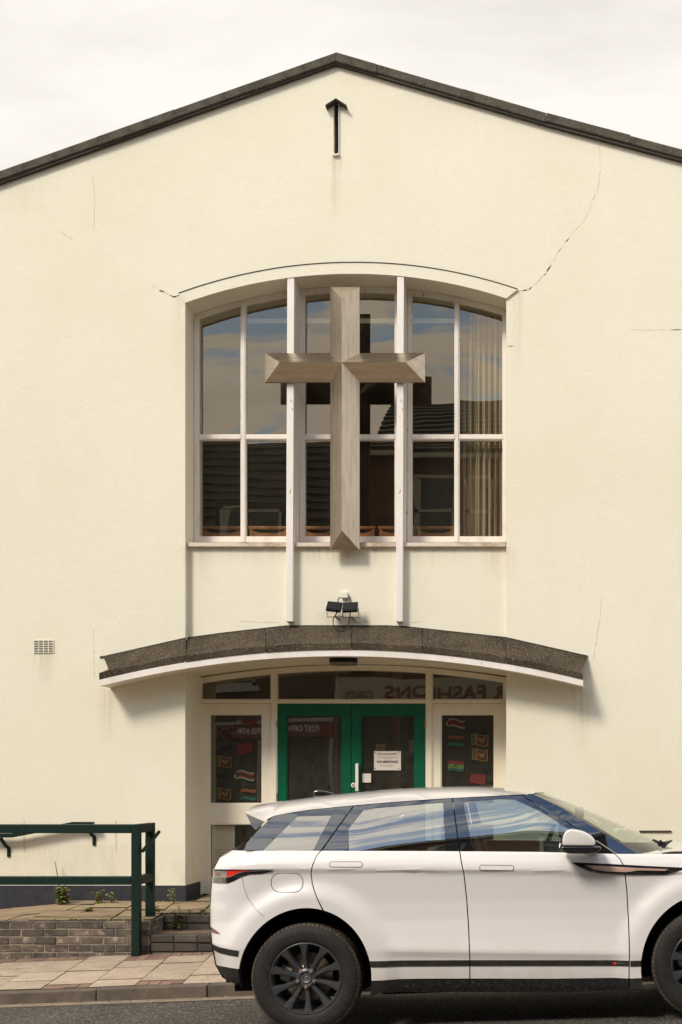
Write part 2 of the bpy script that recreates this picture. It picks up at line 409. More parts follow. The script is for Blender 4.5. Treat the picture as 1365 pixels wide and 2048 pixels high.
M['grey_ink'] = mat('grey_ink', (0.33,0.29,0.25), 0.8)
M['red_ink'] = mat('red_ink', (0.30,0.09,0.05), 0.8)
M['brass'] = mat('brass', (0.45,0.30,0.12), 0.4, metal=.8)
# ground
M['asphalt'] = mat('asphalt', (0.034,0.030,0.026), 0.9, (0.055,0.049,0.041), 2.2, bump=1.0, bscale=50, col3=(0.21,0.18,0.145), scale3=48, lo3=.54, hi3=.64, bdist=.014)
M['channel'] = mat('gutter_concrete', (0.25,0.20,0.145), 0.9, (0.19,0.15,0.11), 6, bump=.5, bscale=90, col3=(.10,.08,.06), scale3=90, lo3=.62, hi3=.75)
M['kerb'] = mat('kerb_concrete', (0.135,0.105,0.078), 0.9, (0.075,0.060,0.046), 5, bump=.6, bscale=70, col3=(0.24,0.19,0.14), scale3=80, lo3=.62, hi3=.78, rnd=.12)
M['slab'] = mat('paving_concrete', (0.44,0.35,0.265), 0.9, (0.33,0.26,0.19), 4.5, bump=.5, bscale=80, col3=(0.17,0.13,0.09), scale3=48, lo3=.56, hi3=.76, rnd=.13)
M['block'] = mat('red_block_paver', (0.24,0.145,0.105), 0.9, (0.17,0.105,0.08), 9, bump=.4, bscale=100, col3=(.36,.22,.16), scale3=90, lo3=.6, hi3=.8, rnd=.18)
M['landing_slab'] = mat('mossy_paving_concrete', (0.34,0.25,0.150), 0.92, (0.25,0.18,0.105), 4, bump=.4, bscale=110, col3=(0.10,0.105,0.04), scale3=12, lo3=.60, hi3=.78, rnd=.14)
M['bed'] = mat('joint_sand', (0.085,0.070,0.048), 0.95, (0.05,0.05,0.025), 7, bump=.4, bscale=90)
M['mortar'] = mat('lime_mortar', (0.34,0.285,0.21), 0.95, (0.20,0.165,0.12), 8, bump=.5, bscale=80)
M['brick'] = mat('blue_grey_brick', (0.062,0.052,0.045), 0.8, (0.150,0.113,0.082), 7, lo=.38, hi=.62, bump=.7, bscale=50, col3=(0.27,0.22,0.165), scale3=12, lo3=.58, hi3=.70, rnd=.40)
M['step_brick'] = mat('dark_step_brick', (0.050,0.042,0.036), 0.85, (0.085,0.066,0.05), 6, bump=.5, bscale=60, col3=(0.13,0.11,0.06), scale3=14, lo3=.62, hi3=.76, rnd=.2)
M['step_slab'] = mat('red_brown_tread', (0.22,0.145,0.095), 0.9, (0.15,0.105,0.07), 5, bump=.4, bscale=90, col3=(.09,.09,.04), scale3=15, lo3=.62, hi3=.78, rnd=.12)
# plants
M['leaf'] = mat('weed_leaf', (0.15,0.20,0.035), 0.6, (0.24,0.26,0.06), 12, rnd=.25)
M['leaf_red'] = mat('dry_weed_leaf', (0.24,0.10,0.04), 0.7, (0.28,0.19,0.06), 12)
M['stem'] = mat('weed_stem', (0.10,0.085,0.03), 0.7)
# car
def paint_mat():
    m = mat('white_car_paint', (0.72,0.692,0.68), 0.3, coat=1.0)
    nt = m.node_tree; N = nt.nodes.new; L = nt.links.new; b = [n for n in nt.nodes if n.type == 'BSDF_PRINCIPLED'][0]
    g = N('ShaderNodeNewGeometry'); sp_ = N('ShaderNodeSeparateXYZ'); L(g.outputs['Position'], sp_.inputs[0])
    nz = N('ShaderNodeTexNoise'); nz.inputs['Scale'].default_value = 5; nz.inputs['Detail'].default_value = 9; nz.inputs['Roughness'].default_value = .72; L(g.outputs['Position'], nz.inputs['Vector'])
    a = N('ShaderNodeMapRange'); L(sp_.outputs[2], a.inputs[0]); a.inputs['From Min'].default_value = .75; a.inputs['From Max'].default_value = .32
    c = N('ShaderNodeMapRange'); L(nz.outputs[0], c.inputs[0]); c.inputs['From Min'].default_value = .35; c.inputs['From Max'].default_value = .75; c.inputs['To Max'].default_value = .55
    ml = N('ShaderNodeMath'); ml.operation = 'MULTIPLY'; L(a.outputs[0], ml.inputs[0]); L(c.outputs[0], ml.inputs[1])
    mx = N('ShaderNodeMix'); mx.data_type = 'RGBA'; L(ml.outputs[0], mx.inputs['Factor']); mx.inputs['A'].default_value = (0.72,0.692,0.68,1); mx.inputs['B'].default_value = (.46,.37,.27,1)
    L(mx.outputs['Result'], b.inputs['Base Color'])
    iv = N('ShaderNodeMath'); iv.operation = 'SUBTRACT'; iv.inputs[0].default_value = 1.0; L(ml.outputs[0], iv.inputs[1]); L(iv.outputs[0], b.inputs['Coat Weight'])
    return m
M['paint'] = paint_mat()
M['paint_dusty'] = mat('white_car_paint_dusty', (0.78,0.73,0.68), 0.4, (0.62,0.54,0.45), 9, lo=.55, hi=.9, coat=.5, col3=(.45,.36,.27), scale3=120, lo3=.66, hi3=.8)
M['gloss_black'] = mat('gloss_black_trim', (0.008,0.009,0.011), 0.06, coat=1.0, spec=.8)
def frit_mat():
    m, nt, out = new_mat('black_glass_frit'); N = nt.nodes.new; L = nt.links.new
    df = N('ShaderNodeBsdfDiffuse'); df.inputs[0].default_value = (.006, .007, .009, 1)
    gl = N('ShaderNodeBsdfGlossy'); gl.inputs['Roughness'].default_value = 0.0; gl.inputs['Color'].default_value = (.9, .96, 1, 1)
    fr = N('ShaderNodeFresnel'); fr.inputs['IOR'].default_value = 2.1
    mx = N('ShaderNodeMixShader'); L(fr.outputs[0], mx.inputs[0]); L(df.outputs[0], mx.inputs[1]); L(gl.outputs[0], mx.inputs[2]); L(mx.outputs[0], out.inputs[0]); return m
M['frit'] = frit_mat()
M['satin_black'] = mat('satin_black_trim', (0.014,0.013,0.012), 0.5, (0.03,0.026,0.022), 25)
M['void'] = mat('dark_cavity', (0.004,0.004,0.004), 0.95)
M['car_glass'] = glass_mat('car_side_glass', (0.50,0.60,0.58), 3.5, 0.0, 0.0003, 2.0, (1,.97,.88))
M['car_glass_dark'] = glass_mat('car_privacy_glass', (0.14,0.17,0.18), 3.3, 0.0, 0.0003, 2.0, (1,.97,.88))
M['windscreen'] = glass_mat('car_windscreen', (0.80,0.86,0.78), 1.45)
M['rubber'] = mat('tyre_rubber', (0.006,0.0055,0.005), 0.7, (0.014,0.012,0.010), 8, bump=.3, bscale=60, col3=(.07,.055,.04), scale3=50, lo3=.6, hi3=.8)
M['tread'] = mat('dusty_tread_rubber', (0.045,0.036,0.027), 0.85, (0.10,0.08,0.057), 30, bump=.3, bscale=90)
M['rim'] = mat('satin_black_alloy', (0.045,0.046,0.050), 0.36, (0.058,0.059,0.062), 20, metal=.2)
M['disc'] = mat('brake_steel', (0.28,0.22,0.17), 0.4, metal=.8)
M['lug'] = mat('copper_steel_nut', (0.50,0.36,0.30), 0.35, metal=.7)
M['copper'] = mat('copper_trim', (0.62,0.42,0.33), 0.3, metal=.5, coat=.5)
M['red_lens'] = mat('red_lamp_lens', (0.55,0.015,0.010), 0.08, coat=1.0, emit=((1,.02,.01),.12))
M['clear_lens'] = mat('clear_lamp_lens', (0.42,0.38,0.36), 0.08, (0.12,0.10,0.10), 40, coat=1.0, stretch=(3,1,.6))
M['smoke_lens'] = mat('smoked_lamp_lens', (0.03,0.026,0.022), 0.05, (0.2,0.19,0.17), 45, lo=.55, hi=.65, coat=1.0, stretch=(3,1,.5))
M['dull_red'] = mat('dull_red_reflector', (0.14,0.018,0.012), 0.2, coat=1.0)
M['mirror'] = mat('mirror_glass', (0.8,0.8,0.8), 0.02, metal=1.0)
M['seat'] = mat('black_leather', (0.018,0.017,0.016), 0.5)
M['headlining'] = mat('grey_headlining', (0.30,0.29,0.26), 0.9)
# street opposite
M['slate'] = mat('dark_roof_tile', (0.030,0.028,0.026), 0.85, (0.05,0.042,0.036), 3, bump=.4, bscale=12)
M['red_brick_far'] = mat('red_brick_wall', (0.15,0.065,0.04), 0.9, (0.10,0.048,0.032), 3, bump=.3, bscale=20)
M['stock_far'] = mat('brown_brick_wall', (0.10,0.075,0.05), 0.9, (0.07,0.055,0.04), 3, bump=.3, bscale=20)
M['far_white'] = mat('white_window_paint', (0.40,0.39,0.36), 0.6)
M['far_glass'] = mat('dark_far_glass', (0.02,0.035,0.04), 0.05, spec=.6)
M['sign_cream'] = mat('cream_sign_board', (0.42,0.37,0.28), 0.5)
M['sign_red'] = mat('dark_red_sign_board', (0.16,0.02,0.018), 0.4)
M['sign_ink'] = mat('maroon_sign_letter', (0.13,0.045,0.03), 0.5)
M['sign_white'] = mat('white_sign_letter', (0.8,0.78,0.74), 0.5)
M['shop_dark'] = mat('dark_shop_front', (0.025,0.022,0.02), 0.4)
# stickers
FLAG = {k: mat('sticker_' + k, tuple(min(.9, v * .30) for v in c), 0.6) for k, c in dict(red=(.36,.035,.02), maroon=(.17,.025,.015), green=(.01,.16,.07), orange=(.45,.12,.03),
        yellow=(.55,.42,.06), black=(.012,.012,.012), lime=(.22,.42,.04), teal=(.01,.19,.13), cream=(.60,.55,.30), dusk=(.10,.02,.018)).items()}

# ------------------------------------------------------------------ ground
b = MB(); rows = []
for y in [-60, -6, 3.4, 6.5, 8.0, 9.0, 10.0, 10.64]:
    rows.append([(x, y, zroad(x, y)) for x in [-60, -20, -8, -5, -3, -1, 1, 3, 6, 20, 60]])
b.grid(rows); road = b.build('road', M['asphalt'], pivot=(0, 8, 0)); tag(road, 'dark grey asphalt road in front of the church hall', 'road', kind='structure')
b = MB(); rows = []
for y in [10.62, 10.72, KERB_Y + .02]:
    rows.append([(x, y, zroad(x, y) + .004) for x in [-14 + i * .5 for i in range(50)]])
b.grid(rows); g = b.build('gutter', M['channel']); tag(g, 'pale concrete gutter strip between the asphalt and the kerb', 'gutter', kind='structure')
kerb = thing('kerb', 'weathered concrete kerb between the road and the paved footway', 'kerb', (0, KERB_Y, 0)); kerb['kind'] = 'structure'
for i in range(-7, 9):
    x0 = WX(192, KERB_Y) + i * .918 + .003; x1 = x0 + .912
    dz = R.uniform(-.004, .004); dy = R.uniform(-.004, .004)
    p = []
    for x in (x0, x1):
        p.append((x, zpav(x, KERB_Y) + dz))
    y0 = KERB_Y + dy; y1 = KERB_Y + .125
    b = MB(); b.hexa([(x0,y0,p[0][1]-.3),(x1,y0,p[1][1]-.3),(x1,y1,p[1][1]-.3),(x0,y1,p[0][1]-.3)],
                     [(x0,y0+.012,p[0][1]),(x1,y0+.012,p[1][1]),(x1,y1,p[1][1]+.004),(x0,y1,p[0][1]+.004)])
    b.build('kerbstone', M['kerb'], kerb, bevel=.009)

pav = MB(); rows = []
for y in [KERB_Y + .06, 11.5, 12.0, 12.62]:
    rows.append([(x, y, zpav(x, y) - .022) for x in (-14, -8, -4, 0, 4, 12)])
pav.grid(rows); pavement = pav.build('pavement', M['bed'], pivot=(0, 11.6, 0)); tag(pavement, 'paved footway of concrete flags and red blocks behind the kerb', 'pavement', kind='structure')
SK = -0.085
def piece(mb_name, u0, u1, y0, y1, m, parent, zf, th=.05, bev=.004, skew=SK, yref=KERB_Y, gap=.004, tilt=.003):
    u0 += gap; u1 -= gap; y0 += gap * 2.4; y1 -= gap * 2.4
    def X(u, y): return u + skew * (y - yref)
    c = [(X(u0,y0),y0),(X(u1,y0),y0),(X(u1,y1),y1),(X(u0,y1),y1)]
    h = R.uniform(-tilt, tilt)
    top = [(x, y, zf(x, y) + h + R.uniform(-tilt, tilt) * .6) for x, y in c]
    bot = [(x, y, z - th) for x, y, z in top]
    b = MB(); b.hexa(bot, top); b.m = [1, 0, 1, 1, 1, 1]; o_ = b.build(mb_name, [m, M['bed']], parent, bevel=0)
    return o_
# strips of paving, each running from the kerb to the wall
y_a, y_b = KERB_Y + .13, WALL_Y
us = WX(274, 10.95)
for i in range(-9, 18):
    u0 = us + i * .395; u1 = u0 + .395
    k = i % 4
    y = y_a
    if k == 0: lay = [('b', .20), ('s', .50), ('s', .42), ('s', .40), ('b', .18)]
    elif k == 1: lay = [('s', .36), ('s', .42), ('s', .60), ('b', .20)]
    elif k == 2: lay = [('b', .16), ('s', .62), ('s', .40), ('s', .40)]
    else: lay = [('s', .30), ('s', .58), ('s', .36), ('b', .33)]
    tot = sum(l for _, l in lay); sc = (y_b - y_a) / tot
    for t, l in lay:
        l *= sc
        if t == 's': piece('paving_slab', u0, u1, y, y + l, M['slab'], pavement, zpav)
        else:
            nb = 4 if l < .25 else 4
            for q in range(nb):
                piece('paving_block', u0 + q * .395 / nb, u0 + (q + 1) * .395 / nb, y, y + l, M['block'], pavement, zpav, gap=.0025, bev=.003)
        y += l

b = MB(); rl_ = random.Random(91)
for k in range(170):
    x = rl_.uniform(-5.2, -1.0); y = KERB_Y - abs(rl_.gauss(0, .09)) - .01 if rl_.random() < .75 else rl_.uniform(9.6, 12.4)
    z = (zroad(x, y) + .006) if y < KERB_Y else zpav(x, y) + .006
    r_ = rl_.uniform(.004, .016); g = rl_.uniform(0, 6.28); d = Vector((math.cos(g), math.sin(g), rl_.uniform(-.2, .3))) * r_; q = Vector((-d.y, d.x, rl_.uniform(0, .006))) * .5; c_ = Vector((x, y, z + .003))
    b.add([c_ - d, c_ + q, c_ + d, c_ - q], [(0,1,2), (0,2,3)], rl_.choice((0, 0, 1, 2)))
tag(b.build('litter', [mat('dry_leaf_bits', (.20, .12, .06), .9), mat('pale_grit', (.48, .42, .34), .9), mat('dark_grit', (.07, .055, .04), .9)], merge=False, recalc=False), 'scattered dry leaf bits and grit in the gutter and on the paving', 'litter', kind='stuff')

# ------------------------------------------------------------------ landing, brick wall, steps
XS = -3.83                                   # where the brick wall ends and the steps begin
RET_Y = 12.95
landing = MB()
rows = []
for y in [WALL_Y + .1, 13.2, 14.0, 14.9]:
    rows.append([(x, y, zland(y) - .02) for x in (-4.92, -4.0, XS)])
landing.grid(rows)
rows = []
for y in [RET_Y + .1, 13.5, 14.0, 14.9]:
    rows.append([(x, y, zland(y) - .02) for x in (XS, -2, -.45)])
landing.grid(rows)
# the ramp falls away to the left of the landing
landing.grid([[(x, y, zland(y) - .02 - (abs(x + 4.92)) * .09) for x in (-4.92, -8, -12)] for y in (WALL_Y + .1, 13.2, 14.0)])
landing = landing.build('landing', M['bed'], pivot=(-3, 13.4, .36)); tag(landing, 'raised paved landing in front of the entrance', 'landing', kind='structure')
zl = lambda x, y: zland(y) + (0 if x > -4.92 else 0)
for i in range(-3, 12):
    u0 = XS + .004 + i * .405; u1 = u0 + .405
    yy = [(WALL_Y + .112), WALL_Y + .56, WALL_Y + .95, WALL_Y + 1.36, 13.985] if i % 2 == 0 else [(WALL_Y + .112), WALL_Y + .36, WALL_Y + .80, WALL_Y + 1.2, 13.985]
    if i >= 0: yy = [RET_Y + .112, RET_Y + .34, RET_Y + .70, RET_Y + .88 if i % 2 else RET_Y + .98, 13.985]
    if u0 > -.9: continue
    for a, c in zip(yy, yy[1:]):
        if c - a < .22 and i >= 0:
            for q in range(3): piece('paving_block', u0 + q * .135, u0 + (q+1) * .135, a, c, M['step_slab'], landing, zl, yref=WALL_Y, skew=-.12, gap=.003)
        else: piece('paving_slab', u0, u1, a, c, M['landing_slab'], landing, zl, yref=WALL_Y, skew=-.12, gap=.007, tilt=.006)
for i in range(6):                              # door recess flags
    piece('paving_slab', -3.80 + i * .54, -3.80 + (i + 1) * .54, 14.0, 14.585, M['landing_slab'], landing, zl, yref=14, skew=0)
for i in range(8):                              # ramp flags seen past the landing edge
    u1 = -4.92 - i * .42
    piece('paving_slab', u1 - .42, u1, WALL_Y + .112, 13.2, M['landing_slab'], landing, lambda x, y: zland(y) + (x + 4.92) * .09, yref=WALL_Y, skew=0)
    piece('paving_slab', u1 - .42, u1, 13.2, 13.98, M['landing_slab'], landing, lambda x, y: zland(y) + (x + 4.92) * .09, yref=WALL_Y, skew=0)

bw = thing('brick_wall', 'low blue-grey brick retaining wall under the green railing', 'wall', (-5.2, WALL_Y, -.1))
b = MB(); b.box(-9.0, XS - .008, WALL_Y + .0065, WALL_Y + .10, -.35, .345)
b.box(XS - .10, XS - .008, WALL_Y + .05, RET_Y + .1, -.1, .345)
b.build('mortar_core', M['mortar'], bw)
CH = .0745
brick_meshes = []
for k in range(14):
    b = MB()
    def j(): return R.uniform(-.0035, .0035)
    L_, H_, D_ = .215, .064, .102
    b.hexa([(0+j(),j(),j()),(L_+j(),j(),j()),(L_+j(),D_,0),(j(),D_,0)], [(j(),j(),H_+j()),(L_+j(),j(),H_+j()),(L_+j(),D_,H_),(j(),D_,H_)])
    o = b.build('brick', M['brick'], bw, pivot=(0,0,0), bevel=.004, seg=1); brick_meshes.append(o.data); bpy.data.objects.remove(o)
def brick(x, y, z, parent, sx=1.0, rot=0.0, m=None, sz=1.0):
    o = bpy.data.objects.new('brick', R.choice(brick_meshes)); COL.objects.link(o)
    o.parent = parent; o.location = Vector((x, y, z)) - wloc(parent); o.scale = (sx, 1, sz); o.rotation_euler.z = rot
    return o
for c in range(6):
    z = .358 - (c + 1) * CH + .008
    x = XS - .002
    first = True
    if c % 2: x -= 0
    while x > -6.7:
        L = .1025 if (first and c % 2) else .215
        first = False
        x0 = x - L
        if z + .064 > zpav(x0, WALL_Y) - .02: brick(x0, WALL_Y + R.uniform(-.003, .003), z, bw, L / .215)
        x = x0 - .010
for c in range(2):                              # the return at the steps
    z = .358 - (c + 1) * CH + .008
    for q in range(2):
        y = WALL_Y + .215 + q * .225 - (0 if c else .1)
        if y + .0 < RET_Y: brick(XS - .002, y + .01 - .1, z, bw, .95, math.pi / 2)
steps = thing('entrance_steps', 'two dark brick steps with red-brown treads beside the white car', 'steps', (-2.3, WALL_Y, .05))
b = MB(); b.box(XS + .002, -.45, WALL_Y + .03, RET_Y + .02, -.2, .19); b.box(XS + .002, -.45, RET_Y + .03, RET_Y + .12, 0, .34)
b.build('mortar_core', M['mortar'], steps)
def sbrick(x0, x1, y0, y1, z0, z1):
    b = MB(); b.box(x0, x1, y0, y1, z0, z1); b.build('brick', M['step_brick'], steps, bevel=.006, seg=1)
zt = .225
for i in range(16):
    x0 = XS + .004 + i * .2255; x1 = x0 + .2205
    if x1 > -.43: break
    j = R.uniform(-.004, .004)
    sbrick(x0, x1, WALL_Y + j, WALL_Y + .14, zt - .066, zt + j * .5)
    sbrick(x0, x1, WALL_Y + .012 - j, WALL_Y + .12, zt - .155, zt - .076)
    sbrick(x0, x1, RET_Y + j, RET_Y + .11, .373 - .075, .373 + j * .5)
    sbrick(x0, x1, RET_Y + .012 - j, RET_Y + .10, .373 - .155, .373 - .084)
for i in range(9):
    u0 = XS + .006 + i * .40
    if u0 + .4 > -.3: break
    for (a, c) in ((WALL_Y + .142, WALL_Y + .29), (WALL_Y + .29, RET_Y - .002)):
        piece('tread_slab', u0, u0 + .40, a, c, M['step_slab'], steps, lambda x, y: zt + .002, yref=WALL_Y, skew=-.05, tilt=.002)

# ------------------------------------------------------------------ church hall
FY = 14.0
hall = thing('church_hall', 'cream rendered church hall with gable roof, arched window and green entrance doors', 'building', (-2.2, FY, .3))
XL, XRt = WX(371, FY), WX(1013, FY)
def arch_inner(x):                               # height of the big arch at the facade
    px = x * F / FY + VX
    t = (px - 371) / (1013 - 371)
    u = 2 * t - 1
    base = lerp(607, 598, t)
    return WZ(base - 53.5 * (1 - abs(u) ** 2.05), FY)
CY = 13.66                                      # front of the canopy
def can_top_px(px): return 1299 + 60 * abs((px - 683) / 483.0) ** 2
def can_bot(x):                                  # soffit height
    px = x * F / CY + VX
    return WZ(can_top_px(px) + 13.5, CY)
verge_l = [(672, 103), (0, 341), (-260, 433)]
verge_r = [(672, 103), (1093, 225), (1365, 297), (1620, 364)]
def vz(px):
    tab = sorted(set(verge_l + verge_r)); return interp(tab, px)
outer = []
for px in (-260, 0, 672, 1093, 1365, 1620):
    outer.append((WX(px, FY), WZ(vz(px) + 8, FY)))
outer += [(WX(1620, FY), -.4), (XRt, -.4)]
NA = 40
arch_pts = [(lerp(XRt, XL, i / NA), arch_inner(lerp(XRt, XL, i / NA))) for i in range(NA + 1)]
outer += arch_pts
outer += [(XL, -.4), (WX(-260, FY), -.4)]
def slit_pts(i0, i1, top, bot):
    return [(WX(i0, FY), WZ(top, FY)), (WX(i1, FY), WZ(top, FY)), (WX(i1, FY), WZ(bot - 4, FY)), (WX((i0+i1)/2, FY), WZ(bot, FY)), (WX(i0, FY), WZ(bot - 4, FY))]
slit = slit_pts(667.5, 677.5, 200, 309)
vv = [Vector((x, z, 0)) for x, z in outer]; hh = [Vector((x, z, 0)) for x, z in slit]
tris = geometry.tessellate_polygon([vv, hh]); allp = vv + hh
b = MB(); b.add([(p.x, FY, p.y) for p in allp], tris)
# reveal of the tall recess
path = [(XL, -.4)] + arch_pts[::-1] + [(XRt, -.4)]
b.grid([[(x, FY, z) for x, z in path], [(x, 14.68, z) for x, z in path]])
# slit sides and dark back
ring = slit + [slit[0]]
b.grid([[(x, FY, z) for x, z in ring], [(x, FY + .10, z) for x, z in ring]])
# returns of the building
for px in (-260, 1620):
    x = WX(px, FY); zt_ = WZ(vz(px) + 8, FY)
    b.add([(x, FY, -.4), (x, 30, -.4), (x, 30, zt_), (x, FY, zt_)], [(0,1,2,3)])
wall = b.build('front_wall', M['render'], hall, pivot=(-2.2, FY, .3), recalc=False)
b = MB(); b.prism([(x, z) for x, z in slit_pts(666, 679, 198, 310)], FY + .10, FY + .12); b.build('slit_back', M['dark_metal'], hall)
b = MB()
b.prism([(WX(678, FY), WZ(207, FY)), (WX(679.6, FY), WZ(207, FY)), (WX(679.6, FY), WZ(308, FY)), (WX(678, FY), WZ(306, FY))], FY - .018, FY + .03)
b.prism([(WX(665, FY), WZ(309.5, FY)), (WX(672, FY), WZ(310.5, FY)), (WX(679.6, FY), WZ(308.5, FY)), (WX(679, FY), WZ(312, FY)), (WX(672, FY), WZ(314, FY)), (WX(666, FY), WZ(312, FY))], FY - .03, FY + .03)
b.build('slit_lip', M['fin_paint'], hall, bevel=.003)
b = MB()
HY = FY - .085
for a, c in (((651, 212), (672, 198.5)), ((672, 198.5), (693.5, 212))):
    A, C = W(*a, HY), W(*c, HY)
    d = Vector((0, 0, .014))
    b.hexa([A, C, C + Vector((0,.10,0)), A + Vector((0,.10,0))], [A + d, C + d, C + d + Vector((0,.10,0)), A + d + Vector((0,.10,0))])
b.build('slit_hood', M['dark_metal'], hall, bevel=.002)
# plinth, one band each side of the recess, returned into it on the left
PZ = WZ(1771, FY)
b = MB(); b.box(WX(-260, FY), XL + .006, FY - .006, FY + .05, -.4, PZ); b.box(XL - .02, XL + .006, FY + .05, 14.59, -.4, PZ)
b.build('plinth', M['plinth'], hall)
b = MB(); b.box(XRt - .006, WX(1620, FY), FY - .006, FY + .05, -.4, PZ + .02); b.box(XRt - .006, XRt + .02, FY + .05, 14.59, -.4, PZ + .02); b.build('plinth', M['plinth'], hall)
# spandrel panel under the window
ZS = WZ(1091.5, 14.09)
NP = 30
pts = [(lerp(XL - .05, XRt + .05, i / NP), can_bot(lerp(XL, XRt, i / NP)) + .003) for i in range(NP + 1)]
b = MB(); b.prism([(XL - .05, ZS), ] + pts + [(XRt + .05, ZS)], 14.09, 14.69)
b.build('spandrel_panel', M['render'], hall)
# roof slopes behind the gable
b = MB()
for seq in (verge_l, verge_r):
    for (p0, p1) in zip(seq, seq[1:]):
        A, C = W(p0[0], p0[1] + 6, 14.05), W(p1[0], p1[1] + 6, 14.05)
        back = Vector((0, 16, 0)); t = Vector((0, 0, .1))
        b.hexa([A - t, C - t, C - t + back, A - t + back], [A, C, C + back, A + back])
b.build('roof', M['verge'], hall)
# verge cappings, piece by piece
VYf = FY - .075
def verge_run(seq, joints):
    xs = sorted({p[0] for p in seq} | set(joints))
    cuts = sorted(joints)
    for a, c in zip(cuts, cuts[1:]):
        mids = [a] + [p[0] for p in seq if a < p[0] < c] + [c]
        mids.sort(); b = MB()
        dz = R.uniform(-.006, .006); dy = R.uniform(-.006, .004)
        g = .35
        mids[0] += g; mids[-1] -= g
        top = [W(x, vz(x), VYf) + Vector((0, dy, dz)) for x in mids]
        hgt = .097 + R.uniform(-.004, .006)
        rows = [[p + Vector((0, .5, 0)) for p in top], [p + Vector((0, .012, 0)) for p in top], [p + Vector((0, 0, -.012)) for p in top],
                [p + Vector((0, .004, -hgt + .01)) for p in top], [p + Vector((0, .014, -hgt)) for p in top], [p + Vector((0, .5, -hgt)) for p in top]]
        b.grid(rows)
        for e_ in (0, -1):
            b.add([r[e_] for r in rows], [tuple(range(6))])
        b.build('verge_cap', M['verge'], hall)
verge_run(verge_l, [-260, -110, 48, 195, 348, 500, 672])
verge_run(verge_r, [672, 754, 925, 1093, 1262, 1420, 1620])
b = MB()                                          # dark strip under the cappings
for seq in (verge_l, verge_r):
    for (p0, p1) in zip(seq, seq[1:]):
        A, C = W(p0[0], p0[1] + 20, FY - .05), W(p1[0], p1[1] + 20, FY - .05)
        t = Vector((0, 0, -.026)); k = Vector((0, .06, 0))
        b.hexa([A + t, C + t, C + t + k, A + t + k], [A, C, C + k, A + k])
b.build('under_cap_strip', M['dark_metal'], hall)
# arch band round the window head
oL, oP, oR = (359, 588.5), (697, 527), (1036, 580.5)
def band_out(px):
    t = (px - oL[0]) / (oR[0] - oL[0]); u = 2 * t - 1
    return lerp(oL[1], oR[1], t) - 57.5 * (1 - abs(u) ** 2.05)
N_ = 44; outp, inp = [], []
for i in range(N_ + 1):
    t = i / N_; po = lerp(oL[0], oR[0], t); pi_ = lerp(371, 1013, t)
    outp.append((WX(po, FY), WZ(band_out(po), FY))); x = WX(pi_, FY); inp.append((x, arch_inner(x) - .001))
b = MB(); y0, y1 = FY - .022, FY + .01
b.grid([[(x, y1, z) for x, z in outp], [(x, y0, z) for x, z in outp], [(x, y0, z) for x, z in inp], [(x, y1, z) for x, z in inp]])
for k in (0, -1):
    b.add([(outp[k][0], y1, outp[k][1]), (outp[k][0], y0, outp[k][1]), (inp[k][0], y0, inp[k][1]), (inp[k][0], y1, inp[k][1])], [(0,1,2,3)])
b.build('arch_band', M['render'], hall)
b = MB()
lo = [(x, z + .001) for x, z in outp]; hi = [(x, z + .0085) for x, z in outp]
b.grid([[(x, FY + .01, z) for x, z in hi], [(x, FY - .028, z) for x, z in hi], [(x, FY - .028, z) for x, z in lo], [(x, FY + .01, z) for x, z in lo]])
b.build('arch_gap_shade', M['dark_metal'], hall)  # dark strip standing in for the shaded crack above the arch band

# cracks and seams in the render: narrow broken slits with dark edges
def crack(pts, w, m, name='crack', jit=1.2, y=FY - .0015, seed=1):
    rr = random.Random(seed); fine = []
    for (a, c) in zip(pts, pts[1:]):
        n = max(2, int(math.dist(a, c) / 5))
        for k in range(n):
            t = k / n; fine.append((lerp(a[0], c[0], t) + rr.uniform(-jit, jit), lerp(a[1], c[1], t) + rr.uniform(-jit, jit), lerp(w[0], w[1], 0)))
    fine.append((*pts[-1], 0))
    b = MB(); up, dn = [], []
    for k, p in enumerate(fine):
        q = fine[min(k + 1, len(fine) - 1)]; r = fine[max(k - 1, 0)]
        d = Vector((q[0] - r[0], q[1] - r[1])); d.normalize() if d.length else None
        ww = (rr.uniform(w[0], w[1]) * 1.5 if rr.random() < .35 else w[0] * rr.uniform(.6, 1.6)) * (.25 if k in (0, len(fine) - 1) else 1) * .5
        nrm = Vector((-d.y, d.x)) * ww
        up.append(W(p[0] + nrm.x, p[1] + nrm.y, y)); dn.append(W(p[0] - nrm.x, p[1] - nrm.y, y))
    b.grid([up, dn]); b.build(name, m, hall)
crack([(1036, 580), (1041, 582), (1056, 580), (1072, 568), (1090, 548), (1108, 522), (1116, 505), (1130, 485), (1142, 470)], (.2, 2.0), M['crack'], seed=3)
crack([(1142, 470), (1165, 445), (1178, 425), (1187, 395), (1198, 370), (1201, 340), (1200, 300), (1200, 275)], (.3, .9), M['faint_crack'], seed=4)
crack([(360, 588), (348, 593), (335, 588), (318, 580)], (.6, 2.4), M['crack'], seed=5)
crack([(318, 580), (306, 570), (292, 556)], (.3, .9), M['faint_crack'], seed=6)
crack([(1365, 660), (1340, 659.5)], (.8, 2), M['crack'], seed=7); crack([(1340, 659.5), (1300, 660), (1260, 659)], (.3, .8), M['faint_crack'], seed=8)
crack([(1013, 692), (1028, 692)], (.5, 1.8), M['crack'], seed=9, jit=.5)
crack([(187, 1258), (188, 1300), (190, 1356)], (.4, 1.0), M['faint_crack'], seed=10, jit=.4)
crack([(1204, 1190), (1200, 1240), (1187, 1318)], (.4, 1.0), M['faint_crack'], seed=11, jit=.6)
crack([(120, 462), (150, 482)], (.3, 1.0), M['faint_crack'], seed=12); crack([(186, 350), (190, 400), (188, 460)], (.3, .9), M['faint_crack'], seed=13, jit=.8)
